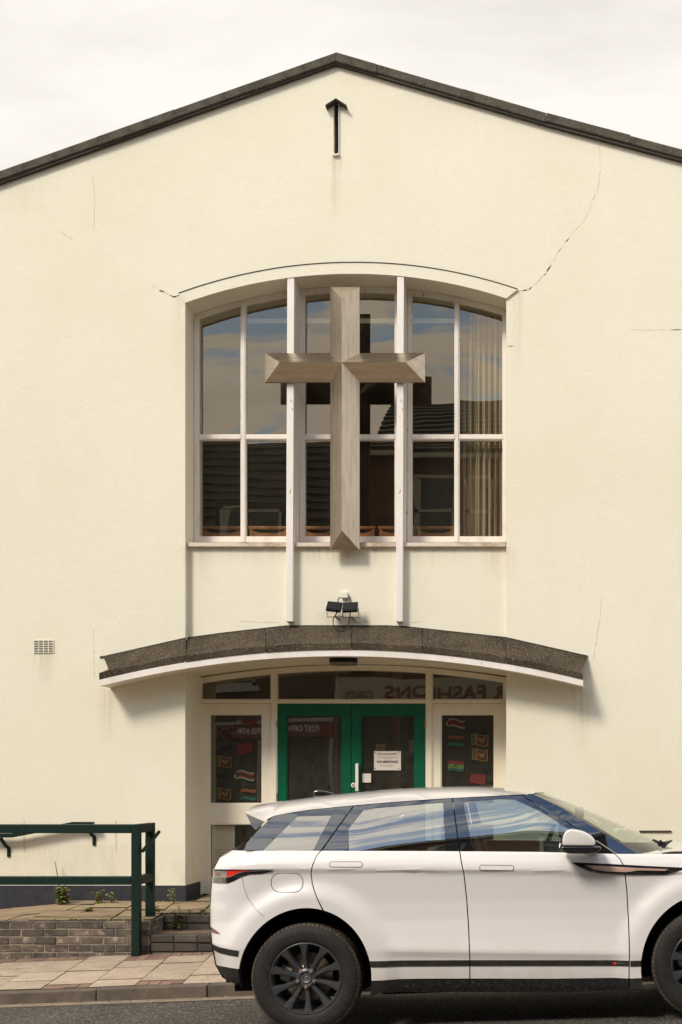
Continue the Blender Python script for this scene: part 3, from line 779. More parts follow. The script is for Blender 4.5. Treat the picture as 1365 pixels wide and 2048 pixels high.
crack([(60, 1683), (75, 1676), (88, 1680), (104, 1668)], (.3, 1.0), M['faint_crack'], seed=14)
crack([(700, 1246), (740, 1243)], (.4, 1.4), M['crack'], seed=15, y=14.0885, jit=.4)
crack([(820, 1245), (850, 1244)], (.3, 1.0), M['faint_crack'], seed=16, y=14.0885, jit=.4); crack([(480, 1243), (560, 1245)], (.3, .9), M['faint_crack'], seed=17, y=14.0885, jit=.4)
b = MB(); b.box(WX(1279, FY), WX(1343, FY), FY - .02, FY + .02, WZ(1663.5, FY), WZ(1661, FY)); b.build('ledge', M['dark_metal'], hall)
for px in (48.5, 232.5):
    crack([(px, 1640), (px + .5, 1704)], (2.0, 2.6), M['patch_edge'], name='patch_edge', seed=int(px), jit=.15)

# air brick
vent = thing('air_vent', 'small cream air brick with slots set in the wall left of the canopy', 'vent', W(88, 1305, FY))
v0, v1, vzb, vzt = WX(69, FY), WX(107.5, FY), WZ(1305.5, FY), WZ(1281, FY)
b = MB(); b.box(v0, v1, FY - .002, FY + .02, vzb, vzt); b.build('vent_back', M['void'], vent)
for k in range(8):
    z = lerp(vzb, vzt, k / 7); b = MB(); b.box(v0, v1, FY - .010, FY - .003, z - .0038, z + .0038); b.build('slat', M['render'], vent)
for k in range(5):
    x = lerp(v0, v1, k / 4); b = MB(); b.box(x - .004, x + .004, FY - .0115, FY - .0035, vzb - .006, vzt + .006); b.build('bar', M['render'], vent)

# ------------------------------------------------------------------ tall window
WY = 14.33
GY = 14.36
def frame_bars(bars, y0, y1, mb):
    for (x0, x1, z0, z1) in bars: mb.box(x0, x1, y0, y1, z0, z1)
def px_x(p): return WX(p, WY)
z_bot = WZ(1084, WY); z_gl = WZ(1072.5, WY); z_r0 = WZ(880, WY); z_r1 = WZ(868.5, WY)
HEAD = .062
def window_bay(label, x0, x1, lights):
    """x0..x1 outer frame, lights = glass intervals"""
    f = MB()
    n = 12
    top = [(lerp(x0, x1, i / n), arch_inner(lerp(x0, x1, i / n)) - .004) for i in range(n + 1)]
    inn = [(x, z - HEAD) for x, z in top]
    y0, y1 = WY, WY + .07
    f.grid([[(x, y1, z) for x, z in top], [(x, y0, z) for x, z in top], [(x, y0, z) for x, z in inn], [(x, y1, z) for x, z in inn]])
    edges = [x0] + [v for l in lights for v in l] + [x1]
    for a, c in zip(edges[0::2], edges[1::2]):
        zt0 = arch_inner((a + c) / 2) - HEAD * .6
        f.box(a, c, y0 + .001, y1, z_bot, zt0)
        f.box(a + .012, c - .012, y0 - .010, y0, z_bot, zt0) if c - a > .05 else None
    fo = thing('window', label, None, ((x0 + x1) / 2, WY, z_bot), parent=hall); fo.pop('category', None)
    for a, c in lights:
        f.box(a - .004, c + .004, y0 + .003, y1, z_r0, z_r1)
        f.box(a - .004, c + .004, y0 + .003, y1, z_bot, z_gl)
        f.box(a - .004, c + .004, y0 - .008, y0 + .003, z_r0 + .012, z_r1 - .008)
    f.build('window_frame', M['white_paint'], fo)
    for a, c in lights:
        for lowr in (True, False):
            zb = z_gl if lowr else z_r1; m_ = 8
            ta = R.uniform(-.004, .004); tb = R.uniform(-.003, .003)
            xm = (a + c) / 2; zm = zb + .5
            cols = [lerp(a, c, i / m_) for i in range(m_ + 1)]
            def gy(x, z): return GY + ta * (x - xm) + tb * (z - zm)
            lo = [(x, gy(x, zb), zb) for x in cols]
            hi = [(x, gy(x, z_r0), z_r0) if lowr else (x, gy(x, arch_inner(x) - HEAD), arch_inner(x) - HEAD + .02) for x in cols]
            b = MB(); b.grid([lo, hi]); b.build('pane', M['glass'], fo, smooth_=True)
    return fo
window_bay('left bay of the arched window', XL, px_x(584), [(px_x(399), px_x(481.5)), (px_x(492.5), px_x(577))])
window_bay('middle bay of the arched window behind the cross', px_x(598), px_x(800), [(px_x(610.5), px_x(684)), (px_x(694), px_x(789.5))])
window_bay('right bay of the arched window with the curtain', px_x(814), XRt, [(px_x(825), px_x(909)), (px_x(919.5), px_x(1005))])
for (a, c) in ((374.5, 575), (588, 794), (807, 1011.5)):
    b = MB(); x0, x1 = WX(a, 14.04), WX(c, 14.04)
    z1_, z0_ = WZ(1085, 14.04), WZ(1093, 14.04)
    b.hexa([(x0, 14.04, z0_), (x1, 14.04, z0_), (x1, 14.40, z0_ + .005), (x0, 14.40, z0_ + .005)], [(x0, 14.04, z1_), (x1, 14.04, z1_), (x1, 14.40, z1_ + .02), (x0, 14.40, z1_ + .02)])
    b.build('window_sill', M['sill_wood'], hall, bevel=.004)
for (a, c, d0) in ((575, 589, -3), (794.7, 808.5, -2.7)):
    yf = 13.985
    ztp = arch_inner(WX((a + c) / 2, yf)) - .004; zbt = WZ(1243, yf)
    x0, x1, xb0, xb1 = WX(a, yf), WX(c, yf), WX(a + d0, yf), WX(c + d0, yf)
    b = MB(); b.hexa([(xb0, yf, zbt), (xb1, yf, zbt), (xb1, 14.34, zbt), (xb0, 14.34, zbt)], [(x0, yf, ztp), (x1, yf, ztp), (x1, 14.34, ztp), (x0, 14.34, ztp)])
    b.build('mullion_fin', M['fin_paint'], hall, bevel=.004)
# dim gallery behind the window
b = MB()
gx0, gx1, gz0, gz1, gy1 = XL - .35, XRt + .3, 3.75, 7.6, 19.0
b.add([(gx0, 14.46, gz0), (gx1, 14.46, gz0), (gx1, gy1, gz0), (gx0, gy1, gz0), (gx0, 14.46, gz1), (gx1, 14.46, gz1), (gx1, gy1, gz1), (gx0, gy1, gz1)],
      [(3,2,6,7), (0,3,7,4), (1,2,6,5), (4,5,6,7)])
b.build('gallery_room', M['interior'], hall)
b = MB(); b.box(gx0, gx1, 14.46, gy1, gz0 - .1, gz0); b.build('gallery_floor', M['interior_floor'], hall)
pews = [(404, 489), (498, 578), (606, 668), (672, 752), (757, 830), (834, 912)]
where = ['far left, beside the window jamb', 'second from the left jamb', 'just left of the cross', 'behind the foot of the cross', 'just right of the cross', 'nearest the curtain']
for (a, c), w_ in zip(pews, where):
    yy = 14.75; x0, x1 = WX(a, yy), WX(c, yy); zt_ = WZ(1053, yy)
    t = thing('wooden_chair', 'orange pine chair back seen through the window glass, ' + w_, 'chair', ((x0 + x1) / 2, yy, gz0), group='wooden chairs inside the window')
    b = MB(); b.box(x0, x1, yy - .03, yy + .03, zt_ - .035, zt_); b.build('top_rail', M['pew'], t, bevel=.008)
    b = MB(); b.prism([(x0 + .03, zt_ - .045), (x0 + .03, zt_ - .30), (x1 - .03, zt_ - .30), (x1 - .03, zt_ - .045), (lerp(x0, x1, .7), zt_ - .075), (lerp(x0, x1, .3), zt_ - .075)], yy - .012, yy + .012); b.build('back_panel', M['pew'], t)
    for x in (x0 + .015, x1 - .045):
        b = MB(); b.box(x, x + .03, yy - .02, yy + .02, gz0, zt_ - .035); b.build('leg', M['pew'], t)
    b = MB(); b.box(x0 + .02, x1 - .02, yy + .02, yy + .42, gz0 + .42, gz0 + .46); b.build('seat', M['pew'], t)
    for x in (x0 + .02, x1 - .05):
        b = MB(); b.box(x, x + .03, yy + .38, yy + .41, gz0, gz0 + .42); b.build('leg', M['pew'], t)
# curtain and its rail
def curtain_mat():
    m, nt, out = new_mat('striped_curtain'); N = nt.nodes.new; L = nt.links.new
    bs = N('ShaderNodeBsdfPrincipled'); bs.inputs['Roughness'].default_value = .9; L(bs.outputs[0], out.inputs[0])
    tcn = N('ShaderNodeTexCoord'); mp = N('ShaderNodeMapping'); mp.inputs['Scale'].default_value = (1, 0.3, 0.01); L(tcn.outputs['Object'], mp.inputs[0])
    nz = N('ShaderNodeTexNoise'); nz.inputs['Scale'].default_value = 55; nz.inputs['Detail'].default_value = 4; L(mp.outputs[0], nz.inputs[0])
    rp = N('ShaderNodeValToRGB'); L(nz.outputs[0], rp.inputs[0]); el = rp.color_ramp.elements
    el[0].position = .36; el[0].color = (.14, .085, .045, 1); el[1].position = .6; el[1].color = (.48, .41, .30, 1)
    k = rp.color_ramp.elements.new(.47); k.color = (.32, .23, .135, 1)
    L(rp.outputs[0], bs.inputs['Base Color']); return m
M['curtain'] = curtain_mat()
cyy = 14.50; n = 90; rows = []
for zt_ in (WZ(634, cyy), WZ(760, cyy), WZ(900, cyy), WZ(1076, cyy)):
    r_ = []
    for i in range(n + 1):
        t = i / n; x = lerp(WX(921, cyy), WX(1012, cyy), t)
        r_.append((x, cyy + .035 * math.sin(t * 46 + .8 * math.sin(t * 9)) + .012 * math.sin(t * 101), zt_))
    rows.append(r_)
b = MB(); b.grid(rows); cur = b.build('curtain', M['curtain'], smooth_=True, auto=2.0); tag(cur, 'striped beige and brown curtain hanging inside the right-hand window panes', 'curtain')
b = MB(); b.box(WX(485, 14.56), WX(1012, 14.56), 14.56, 14.58, WZ(646, 14.56), WZ(637, 14.56))
tag(b.build('curtain_rail', M['white_plastic']), 'white curtain rail running across inside the arched window', 'curtain rail')

# ------------------------------------------------------------------ canopy
can = thing('canopy', None, None, (WX(683, CY), FY, can_bot(WX(683, CY))), parent=hall)
pxs = [199 + i * (1167 - 199) / 48 for i in range(49)]
b = MB(); t1 = [(WX(p, CY), WZ(can_top_px(p) - 2, CY)) for p in pxs]; t0 = [(WX(p, CY), WZ(can_top_px(p) + 13.5, CY)) for p in pxs]
def slab(b, top, bot, y0, y1):
    b.grid([[(x, y1, z) for x, z in top], [(x, y0, z) for x, z in top], [(x, y0, z) for x, z in bot], [(x, y1, z) for x, z in bot], [(x, y1, z) for x, z in top]])
    for k in (0, -1):
        b.add([(top[k][0], y1, top[k][1]), (top[k][0], y0, top[k][1]), (bot[k][0], y0, bot[k][1]), (bot[k][0], y1, bot[k][1])], [(0,1,2,3)])
slab(b, t1, [(x, z + .006) for x, z in t0], CY + .022, 14.12); b.build('soffit', M['cream_door'], can)
b = MB(); slab(b, t1, t0, CY, CY + .022); b.build('fascia', M['fin_paint'], can, bevel=.002)
up_l = [(203, 1315), (372, 1277), (455, 1266), (575, 1252.5), (795, 1252.5), (1012, 1276), (1175, 1313)]
def felt_piece(p0, p1, first=False, last=False):
    n = 10; rows = [[], [], [], [], []]
    dy = R.uniform(-.005, .005); dz = R.uniform(-.004, .004)
    for i in range(n + 1):
        p = lerp(p0, p1, i / n)
        yb = FY - .006 if (p < 371.5 or p > 1012.5 or first or last) else 14.082
        lip = WZ(can_top_px(p) + .5, CY - .004); lt = WZ(can_top_px(p) - 12.5 + 1.2 * math.sin(p * .05), CY - .004)
        x = WX(p, CY)
        bump = .006 * math.sin(p * .11) + .004 * math.sin(p * .31)
        rows[0].append((x, CY - .004 + dy, lip)); rows[1].append((x, CY - .008 + dy + bump * .4, lt))
        # the slope back to the wall
        pu = p
        if first: pu = lerp(207, p1, i / n)
        if last: pu = lerp(p0, 1176, i / n)
        pm = p
        if first: pm = lerp(217, p1, i / n)
        if last: pm = lerp(p0, 1163, i / n)
        rows[2].append((WX(pm, CY + .03), CY + .03 + dy, WZ(can_top_px(pm) - 16, CY + .03)))
        um = interp(up_l, pu)
        rows[3].append((WX(lerp(pm, pu, .5), lerp(CY, yb, .5)), lerp(CY, yb, .55) + bump, lerp(WZ(can_top_px(pm) - 16, CY), WZ(um, yb), .52) + bump + dz))
        rows[4].append((WX(pu, yb), yb, WZ(um, yb)))
    b = MB(); b.grid(rows); b.build('roofing_felt', M['felt'], can, smooth_=True, auto=.5)
fj = [199, 372, 531, 703, 845, 1012, 1167]
for k in range(6): felt_piece(fj[k] + (.5 if k else 0), fj[k + 1] - .5, k == 0, k == 5)
for (p0, p1, yy) in ((200, 372, FY - .012), (371, 1013, 14.078), (1012, 1176, FY - .012)):
    n = 16; b = MB(); up, dn = [], []
    for i in range(n + 1):
        p = lerp(p0, p1, i / n); up.append(W(p, interp(up_l, p) - 2.2, yy)); dn.append(W(p, interp(up_l, p) + 1.0, yy))
    b.grid([[v + Vector((0, .03, 0)) for v in up], up, dn, [v + Vector((0, .03, 0)) for v in dn]]); b.build('chase_flashing', M['dark_metal'], can)
for (p, q) in ((678, 1303), (452, 1316), (905, 1317)):
    b = MB(); c_ = W(p, q, CY - .003); b.tube([c_, c_ + Vector((0, .004, 0))], .007, 8); b.build('screw_head', M['sill_wood'], can)

# bulkhead lamp under the canopy
lp = W(688, 1330, 13.95); lamp_z = can_bot(lp.x)
lamp = thing('bulkhead_lamp', 'dark oval bulkhead lamp under the middle of the canopy', 'lamp', (lp.x, 13.95, lamp_z))
def oval(cx_, hw, r_, n=24):
    return [(cx_ + math.copysign(abs(math.cos(2*math.pi*i/n)) ** .55, math.cos(2*math.pi*i/n)) * hw, 13.93 + math.copysign(abs(math.sin(2*math.pi*i/n)) ** .8, math.sin(2*math.pi*i/n)) * r_) for i in range(n)]
b = MB(); hw = .150
for (z0, z1, s0, s1, mi) in ((0, -.035, 1, 1, 0),):
    a = [(x, y, lamp_z - .0) for x, y in oval(lp.x, hw, .085)]; c_ = [(x, y, lamp_z - .04) for x, y in oval(lp.x, hw, .085)]
    b.grid([a + [a[0]], c_ + [c_[0]]]); b.add(c_, [tuple(range(len(c_)))])
b.build('lamp_base', M['black_plastic'], lamp)
b = MB(); a = [(x, y, lamp_z - .041) for x, y in oval(lp.x, hw * .97, .08)]; c_ = [(x, y, lamp_z - .070) for x, y in oval(lp.x, hw * .93, .06)]
b.grid([a + [a[0]], c_ + [c_[0]]]); b.add(c_, [tuple(range(len(c_)))]); b.build('lamp_diffuser', mat('smoky_diffuser', (.13, .11, .085), .25, coat=.4), lamp, smooth_=True)

# ------------------------------------------------------------------ entrance screen
DY = 14.60
def dx(p): return WX(p, DY)
def dz_(p): return WZ(p, DY)
zfl = dz_(1790)
z_tr0, z_tr1 = dz_(1407), dz_(1398)
head = lambda x: can_bot(x) - .004
fr = MB()
xa, xb = dx(388), XRt
n = 26
top = [(lerp(xa, xb, i / n), head(lerp(xa, xb, i / n))) for i in range(n + 1)]; inn = [(x, z - .062) for x, z in top]
def curved(mb, top, bot, y0, y1):
    mb.grid([[(x, y1, z) for x, z in top], [(x, y0, z) for x, z in top], [(x, y0, z) for x, z in bot], [(x, y1, z) for x, z in bot]])
curved(fr, top, inn, DY, DY + .09)
dfr = thing('entrance_frame', None, None, ((xa + xb) / 2, DY, zfl), parent=hall)
for (a, c, zt_) in ((388, 403.5, None), (541.5, 555, None), (851.5, 866, None), (1006, 1016, None)):
    xx0, xx1 = dx(a), min(dx(c), XRt + .02); fr.box(xx0, xx1, DY + .002, DY + .09, zfl, head((xx0 + xx1) / 2) - .03)
    fr.box(xx0 + .012, xx1 - .012, DY - .008, DY + .002, zfl, head((xx0 + xx1) / 2) - .05)
fr.box(dx(400), dx(1008), DY + .004, DY + .085, z_tr0, z_tr1); fr.box(dx(404), dx(1006), DY - .010, DY + .004, z_tr0 + .006, z_tr1 - .016)
fr.build('frame', M['cream_door'], dfr)
def slant_pane(name, x0, x1, z0, z1, y, m, parent, curve=False):
    m_ = 8; ta, tb = R.uniform(-.0012, .0012), R.uniform(-.001, .001)
    cols = [lerp(x0, x1, i / m_) for i in range(m_ + 1)]
    g_ = lambda x, z: y + ta * (x - (x0 + x1) / 2) + tb * (z - z0)
    lo = [(x, g_(x, z0), z0) for x in cols]
    hi = [(x, g_(x, head(x) - .05), head(x) - .05) if curve else (x, g_(x, z1), z1) for x in cols]
    b = MB(); b.grid([lo, hi]); return b.build(name, m, parent, smooth_=True)
for (a, c, t_) in ((407, 542, 'left'), (556, 852, 'middle'), (866, 1004, 'right')):
    slant_pane('transom_pane', dx(a), dx(c), z_tr1 - .004, 0, DY + .045, M['door_glass'], dfr, True)
def framed(name, parent, x0, x1, z0, z1, holes, m, y0, y1):
    """flat leaf with rectangular openings (one above the other)"""
    b = MB(); hx0, hx1 = holes[0][0], holes[0][1]
    b.box(x0, hx0, y0, y1, z0, z1); b.box(hx1, x1, y0, y1, z0, z1)
    zs = [z0] + [v for h in holes for v in (h[2], h[3])] + [z1]
    for a, c in zip(zs[0::2], zs[1::2]):
        b.box(hx0 - .002, hx1 + .002, y0 + .0015, y1, a, c)
    bead = .012
    for h in holes:
        b.box(h[0], h[0] + bead, y0 + .012, y1, h[2], h[3]); b.box(h[1] - bead, h[1], y0 + .012, y1, h[2], h[3])
        b.box(h[0] + bead, h[1] - bead, y0 + .013, y1, h[2], h[2] + bead); b.box(h[0] + bead, h[1] - bead, y0 + .013, y1, h[3] - bead, h[3])
    return b.build(name, m, parent, pivot=((x0 + x1) / 2, y0, z0))
# flags and lettering stuck on the glass
def wave_strip(x0, x1, zt0, zb0, amp, ph, m, b, mi, y, n=12, skew=0.0):
    lo, hi = [], []
    for i in range(n + 1):
        t = i / n; w_ = amp * math.sin(t * math.pi * 1.7 + ph)
        hi.append((lerp(x0, x1, t), y, lerp(zt0[0], zt0[1], t) + w_)); lo.append((lerp(x0, x1, t), y, lerp(zb0[0], zb0[1], t) + w_))
    b.grid([lo, hi], mi)
SY = DY + .036
def flag(kind, p0, p1, q0, q1, parent, fade=1.0):
    x0, x1, zt_, zb = dx(p0), dx(p1), dz_(q0), dz_(q1); h = zt_ - zb; am = h * .09
    b = MB(); y = SY - .004
    Fm = FLAG
    if kind == 'lion':
        ms = [Fm['yellow'], Fm['green'], Fm['orange'], Fm['maroon']]
        wave_strip(x0, x1, (zt_, zt_), (zb, zb), am, .6, None, b, 0, y)
        e_ = h * .06; w_ = x1 - x0
        def sub(a, c, mi):
            n = 8; lo, hi = [], []
            for i in range(n + 1):
                t = lerp(a, c, i / n); ww = am * math.sin(t * math.pi * 1.7 + .6); hi.append((x0 + w_ * t, y - .001, zt_ - e_ + ww)); lo.append((x0 + w_ * t, y - .001, zb + e_ + ww))
            b.grid([lo, hi], mi)
        sub(.04, .17, 1); sub(.17, .30, 2); sub(.34, .95, 3)
        # a simple beast: body, head, legs, tail and raised blade
        cx_, cz = x0 + w_ * .64, (zt_ + zb) / 2 - am * .2; s_ = h * .5
        for (u0, u1, v0, v1) in ((-.42, .30, -.10, .22), (-.55, -.28, .05, .42), (-.40, -.28, -.48, -.08), (.14, .28, -.48, -.08), (-.08, .04, -.36, -.08), (.28, .42, .05, .50), (.42, .52, .30, .55), (-.66, -.60, -.10, .55)):
            b.add([(cx_ + u0*s_, y - .002, cz + v0*s_), (cx_ + u1*s_, y - .002, cz + v0*s_), (cx_ + u1*s_, y - .002, cz + v1*s_), (cx_ + u0*s_, y - .002, cz + v1*s_)], [(0,1,2,3)], 0)
    elif kind == 'stripes':
        ms = [Fm['green'], Fm['cream'], Fm['red'], Fm['black'], Fm['yellow']]
        cols = [0, 1, 2, 3, 2, 1, 0]; hs = [.12, .10, .19, .18, .19, .11, .11]; z = zt_
        for c_, k in zip(cols, hs):
            wave_strip(x0, x1, (z, z), (z - h * k, z - h * k), am * 1.6, .2, None, b, c_, y); z -= h * k
        b.add([(x0 - .03, y - .001, (zt_+zb)/2 - .028), (x0 - .005, y - .001, (zt_+zb)/2 - .028), (x0 - .012, y - .001, (zt_+zb)/2 + .02), (x0 - .022, y - .001, (zt_+zb)/2 + .02)], [(0,1,2,3)], 1)
    elif kind == 'flower':
        ms = [Fm['red'], Fm['dusk']]
        wave_strip(x0, x1, (zt_ - h*.1, zt_), (zb, zb + h*.15), am, 2.6, None, b, 0, y)
        cx_, cz = (x0 + x1) / 2, (zt_ + zb) / 2 + h * .03
        for k in range(5):
            g = k * 2 * math.pi / 5 + .4; d = Vector((math.cos(g), 0, math.sin(g))); p = Vector((-d.z, 0, d.x)); c_ = Vector((cx_, y - .002, cz))
            b.add([c_ + d*.012, c_ + d*h*.20 + p*h*.085, c_ + d*h*.33, c_ + d*h*.20 - p*h*.05], [(0,1,2,3)], 1)
    elif kind == 'star':
        ms = [Fm['red'], Fm['lime'], Fm['teal'], Fm['black']]
        z = zt_
        for c_, k in ((0, .33), (1, .40), (2, .27)):
            wave_strip(x0, x1, (z - h*.12, z), (z - h*k - h*.12, z - h*k), am, .2, None, b, c_, y); z -= h * k
        cx_, cz = (x0 + x1) / 2, (zt_ + zb) / 2
        pts = [(cx_ + (h*.2 if i % 2 == 0 else h*.08) * math.sin(i*math.pi/5), y - .002, cz + (h*.2 if i % 2 == 0 else h*.08) * math.cos(i*math.pi/5)) for i in range(10)]
        b.add([(cx_, y - .002, cz)] + pts, [(0, i + 1, (i + 1) % 10 + 1) for i in range(10)], 3)
    elif kind == 'bands':
        ms = [Fm['orange'], Fm['teal']]
        wave_strip(x0, x1, (zt_ - h*.12, zt_), (zt_ - h*.38, zt_ - h*.26), am, .3, None, b, 0, y)
        wave_strip(x0, x1, (zb + h*.26, zb + h*.36), (zb, zb + h*.08), am, .3, None, b, 1, y)
    elif kind == 'red':
        ms = [Fm['red']]; wave_strip(x0, x1, (zt_ - h*.15, zt_), (zb, zb), am, .4, None, b, 0, y)
    else:                                         # taegeuk-like disc with corner bars
        ms = [Fm['dusk'], Fm['black']]; cx_, cz = (x0 + x1)/2, (zt_+zb)/2; n = 20
        b.add([(cx_, y - .002, cz)] + [(cx_ + h*.32*math.cos(i*2*math.pi/n), y - .002, cz + h*.32*math.sin(i*2*math.pi/n)) for i in range(n)], [(0, i+1, (i+1) % n + 1) for i in range(n)], 0)
        for sx_ in (-1, 1):
            for sz_ in (-1, 1):
                a = Vector((cx_ + sx_*h*.55, y - .002, cz + sz_*h*.38)); b.add([a + Vector((-.012,0,-.012)), a + Vector((.012,0,-.008)), a + Vector((.012,0,.012)), a + Vector((-.012,0,.008))], [(0,1,2,3)], 1)
    o = b.build('flag_sticker', ms, parent, recalc=False, merge=False)
    o['label'] = {'lion': 'small waving flag sticker with a yellow lion on maroon', 'stripes': 'small waving striped flag sticker', 'flower': 'red flag sticker with a dark flower', 'star': 'flag sticker with a black star', 'bands': 'faded flag sticker with orange and teal bands', 'red': 'plain red flag sticker', 'disc': 'faded flag sticker with a dark red disc'}[kind]
def letter(s, px, py, hgt, m, parent, off=.0):
    text_mesh('lettering', s, hgt, m, parent, (dx(px), SY - .006, dz_(py)), off=off, ext=.0005)
SD0, SD1 = DY + .012, DY + .055
sp = thing('side_panel', 'left cream side panel with flag stickers on its glass', None, (dx(470), DY, zfl), parent=hall)
framed('panel_frame', sp, dx(403.5), dx(541.5), zfl + .012, z_tr0 - .004, [(dx(418), dx(524.5), dz_(1756), dz_(1648)), (dx(418), dx(524.5), dz_(1608), dz_(1428))], M['cream_door'], SD0, SD1)
slant_pane('pane', dx(418), dx(524.5), dz_(1608), dz_(1428), DY + .045, M['door_glass'], sp); slant_pane('pane', dx(418), dx(524.5), dz_(1756), dz_(1648), DY + .045, M['door_glass'], sp)
letter('WELCOME', 450, 1442, .052, M['black_ink'], sp); letter('歡迎', 450.5, 1497, .078, M['black_ink'], sp, .001); letter('Mauya', 447, 1551, .066, M['black_ink'], sp, .001)
flag('disc', 432, 468, 1456, 1478, sp); flag('lion', 430, 462, 1513, 1534, sp); flag('lion', 430, 461, 1577, 1599, sp)
flag('flower', 474, 505, 1484, 1508, sp); flag('stripes', 472, 508, 1541, 1561, sp); flag('bands', 481, 512, 1577, 1601, sp); flag('red', 484, 512, 1440, 1449, sp)
sp2 = thing('side_panel', 'right cream side panel with flag stickers and AKWAABA on its glass', None, (dx(936), DY, zfl), parent=hall)
framed('panel_frame', sp2, dx(866), dx(1006), zfl + .012, z_tr0 - .004, [(dx(881.5), dx(989.5), dz_(1756), dz_(1648)), (dx(881.5), dx(989.5), dz_(1608), dz_(1428))], M['cream_door'], SD0, SD1)
slant_pane('pane', dx(881.5), dx(989.5), dz_(1608), dz_(1428), DY + .045, M['door_glass'], sp2); slant_pane('pane', dx(881.5), dx(989.5), dz_(1756), dz_(1648), DY + .045, M['door_glass'], sp2)
flag('stripes', 897, 930, 1437, 1456, sp2); flag('lion', 943, 977, 1469, 1491, sp2); flag('lion', 944, 976, 1499, 1521, sp2); flag('bands', 896, 928, 1470, 1493, sp2)
flag('star', 896, 928, 1521, 1541, sp2); flag('red', 940, 971, 1547, 1568, sp2); letter('AKWAABA', 961, 1534, .052, M['black_ink'], sp2)
# doors
def door(label, p0, p1, g0, g1, side):
    d = thing('door', label, None, (dx((p0 + p1) / 2), DY, zfl), parent=hall)
    framed('door_leaf', d, dx(p0), dx(p1), zfl + .012, z_tr0 - .006, [(dx(g0), dx(g1), dz_(1760), dz_(1430))], M['green_door'], DY + .006, DY + .05)
    slant_pane('pane', dx(g0), dx(g1), dz_(1760), dz_(1430), DY + .04, M['door_glass'], d)
    for q in (1455, 1600, 1740):
        xh = dx(p0) - .004 if side < 0 else dx(p1) + .004
        b = MB(); b.tube([(xh, DY - .004, dz_(q)), (xh, DY - .004, dz_(q - 14))], .008, 8); b.build('hinge', M['brass'], d)
    return d
dl = door('left green glazed entrance door', 555.5, 701.8, 573, 684, -1)
dr = door('right green glazed entrance door with the white pull handle', 703, 850.5, 722, 830, 1)
b = MB(); xh = dx(715.5); b.box(xh - .017, xh + .017, DY - .055, DY - .025, dz_(1582), dz_(1528)); b.box(xh - .014, xh + .014, DY - .03, DY + .006, dz_(1531), dz_(1527)); b.box(xh - .014, xh + .014, DY - .03, DY + .006, dz_(1583), dz_(1579))
b.build('pull_handle', M['fin_paint'], dr, bevel=.005)
b = MB(); c_ = W(707, 1570, DY - .006); b.tube([c_, c_ + Vector((0, .014, 0))], .026, 20); b.tube([c_ + Vector((0, -.006, 0)), c_], .012, 12, 1); b.build('lock', [M['fin_paint'], M['brass']], dr)
nt = thing('notice', 'white NO MEETINGS notice on the right green door', 'notice', W(775, 1541, DY + .02))
NY = DY + .020
b = MB(); b.box(dx(748), dx(802), NY, NY + .003, dz_(1540.5), dz_(1502)); b.build('sheet', M['paper'], nt)
text_mesh('lettering', 'NO MEETINGS', .036, M['black_ink'], nt, (dx(775), NY - .002, dz_(1523.7)), ext=.0006, off=.0008)
def greek(px0, px1, py, h, m):
    b = MB(); x = dx(px0); rr = random.Random(int(px0 * 7 + py))
    while x < dx(px1):
        w_ = rr.uniform(.008, .03); b.box(x, min(x + w_, dx(px1)), NY - .0015, NY - .0005, dz_(py) - h/2, dz_(py) + h/2); x += w_ + .006
    b.build('small_print', m, nt)
greek(755, 794, 1508, .012, M['red_ink']); greek(755, 795, 1514.3, .006, M['grey_ink']); greek(769, 781, 1517, .006, M['grey_ink']); greek(760, 790, 1530.5, .006, M['grey_ink']); greek(767, 785, 1533.5, .006, M['grey_ink'])
for (p, q) in ((750.7, 1504.5), (798.5, 1504), (750.2, 1536.5), (798.3, 1537.2)):
    b = MB(); c_ = W(p, q, NY - .004); b.tube([c_, c_ + Vector((0, .004, 0))], .006, 10); b.build('pin', M['black_ink'], nt)
b = MB(); b.box(dx(724.5), dx(742), NY, NY + .003, dz_(1565), dz_(1547)); tag(b.build('paper_note', M['paper']), 'small blank white square of paper on the glass beside the pull handle', 'note')
b = MB(); b.box(dx(420), dx(466), DY + .09, DY + .093, dz_(1775), dz_(1652)); po = b.build('poster', M['paper']); tag(po, 'pale printed poster behind the low glass pane left of the car', 'poster')
b = MB()
for k in range(9): b.box(dx(424), dx(462 - (k * 7) % 15), DY + .0885, DY + .0895, dz_(1700 + k * 6) - .006, dz_(1700 + k * 6))
b.build('small_print', M['grey_ink'], po)
# dark lobby behind the entrance
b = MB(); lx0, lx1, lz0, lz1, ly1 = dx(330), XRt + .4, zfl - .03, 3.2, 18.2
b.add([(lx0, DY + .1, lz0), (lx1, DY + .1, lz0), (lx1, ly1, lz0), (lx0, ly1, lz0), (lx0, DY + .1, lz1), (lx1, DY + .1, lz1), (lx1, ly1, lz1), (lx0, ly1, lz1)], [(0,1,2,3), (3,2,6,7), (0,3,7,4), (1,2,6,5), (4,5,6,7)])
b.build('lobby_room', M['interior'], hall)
b = MB(); b.box(WX(786, 15.6), WX(801, 15.6), 15.6, 15.7, zfl, 3.1); b.build('lobby_post', M['brown_post'], hall)
b = MB(); b.box(WX(668, 15.3), WX(676, 15.3), 15.3, 15.4, zfl, 3.1); b.build('lobby_post', M['brown_post'], hall)
b = MB(); b.box(WX(752, 16.2), WX(771, 16.2), 16.2, 16.21, WZ(1500, 16.2), WZ(1488, 16.2)); tag(b.build('wall_notice', M['paper']), 'small dim paper notice inside the lobby above the NO MEETINGS sign', 'notice')
b = MB(); b.box(WX(818, 16.2), WX(830, 16.2), 16.2, 16.21, WZ(1505, 16.2), WZ(1480, 16.2)); tag(b.build('wall_notice', M['paper']), 'tall dim paper notice inside the lobby at the right edge of the door glass', 'notice')

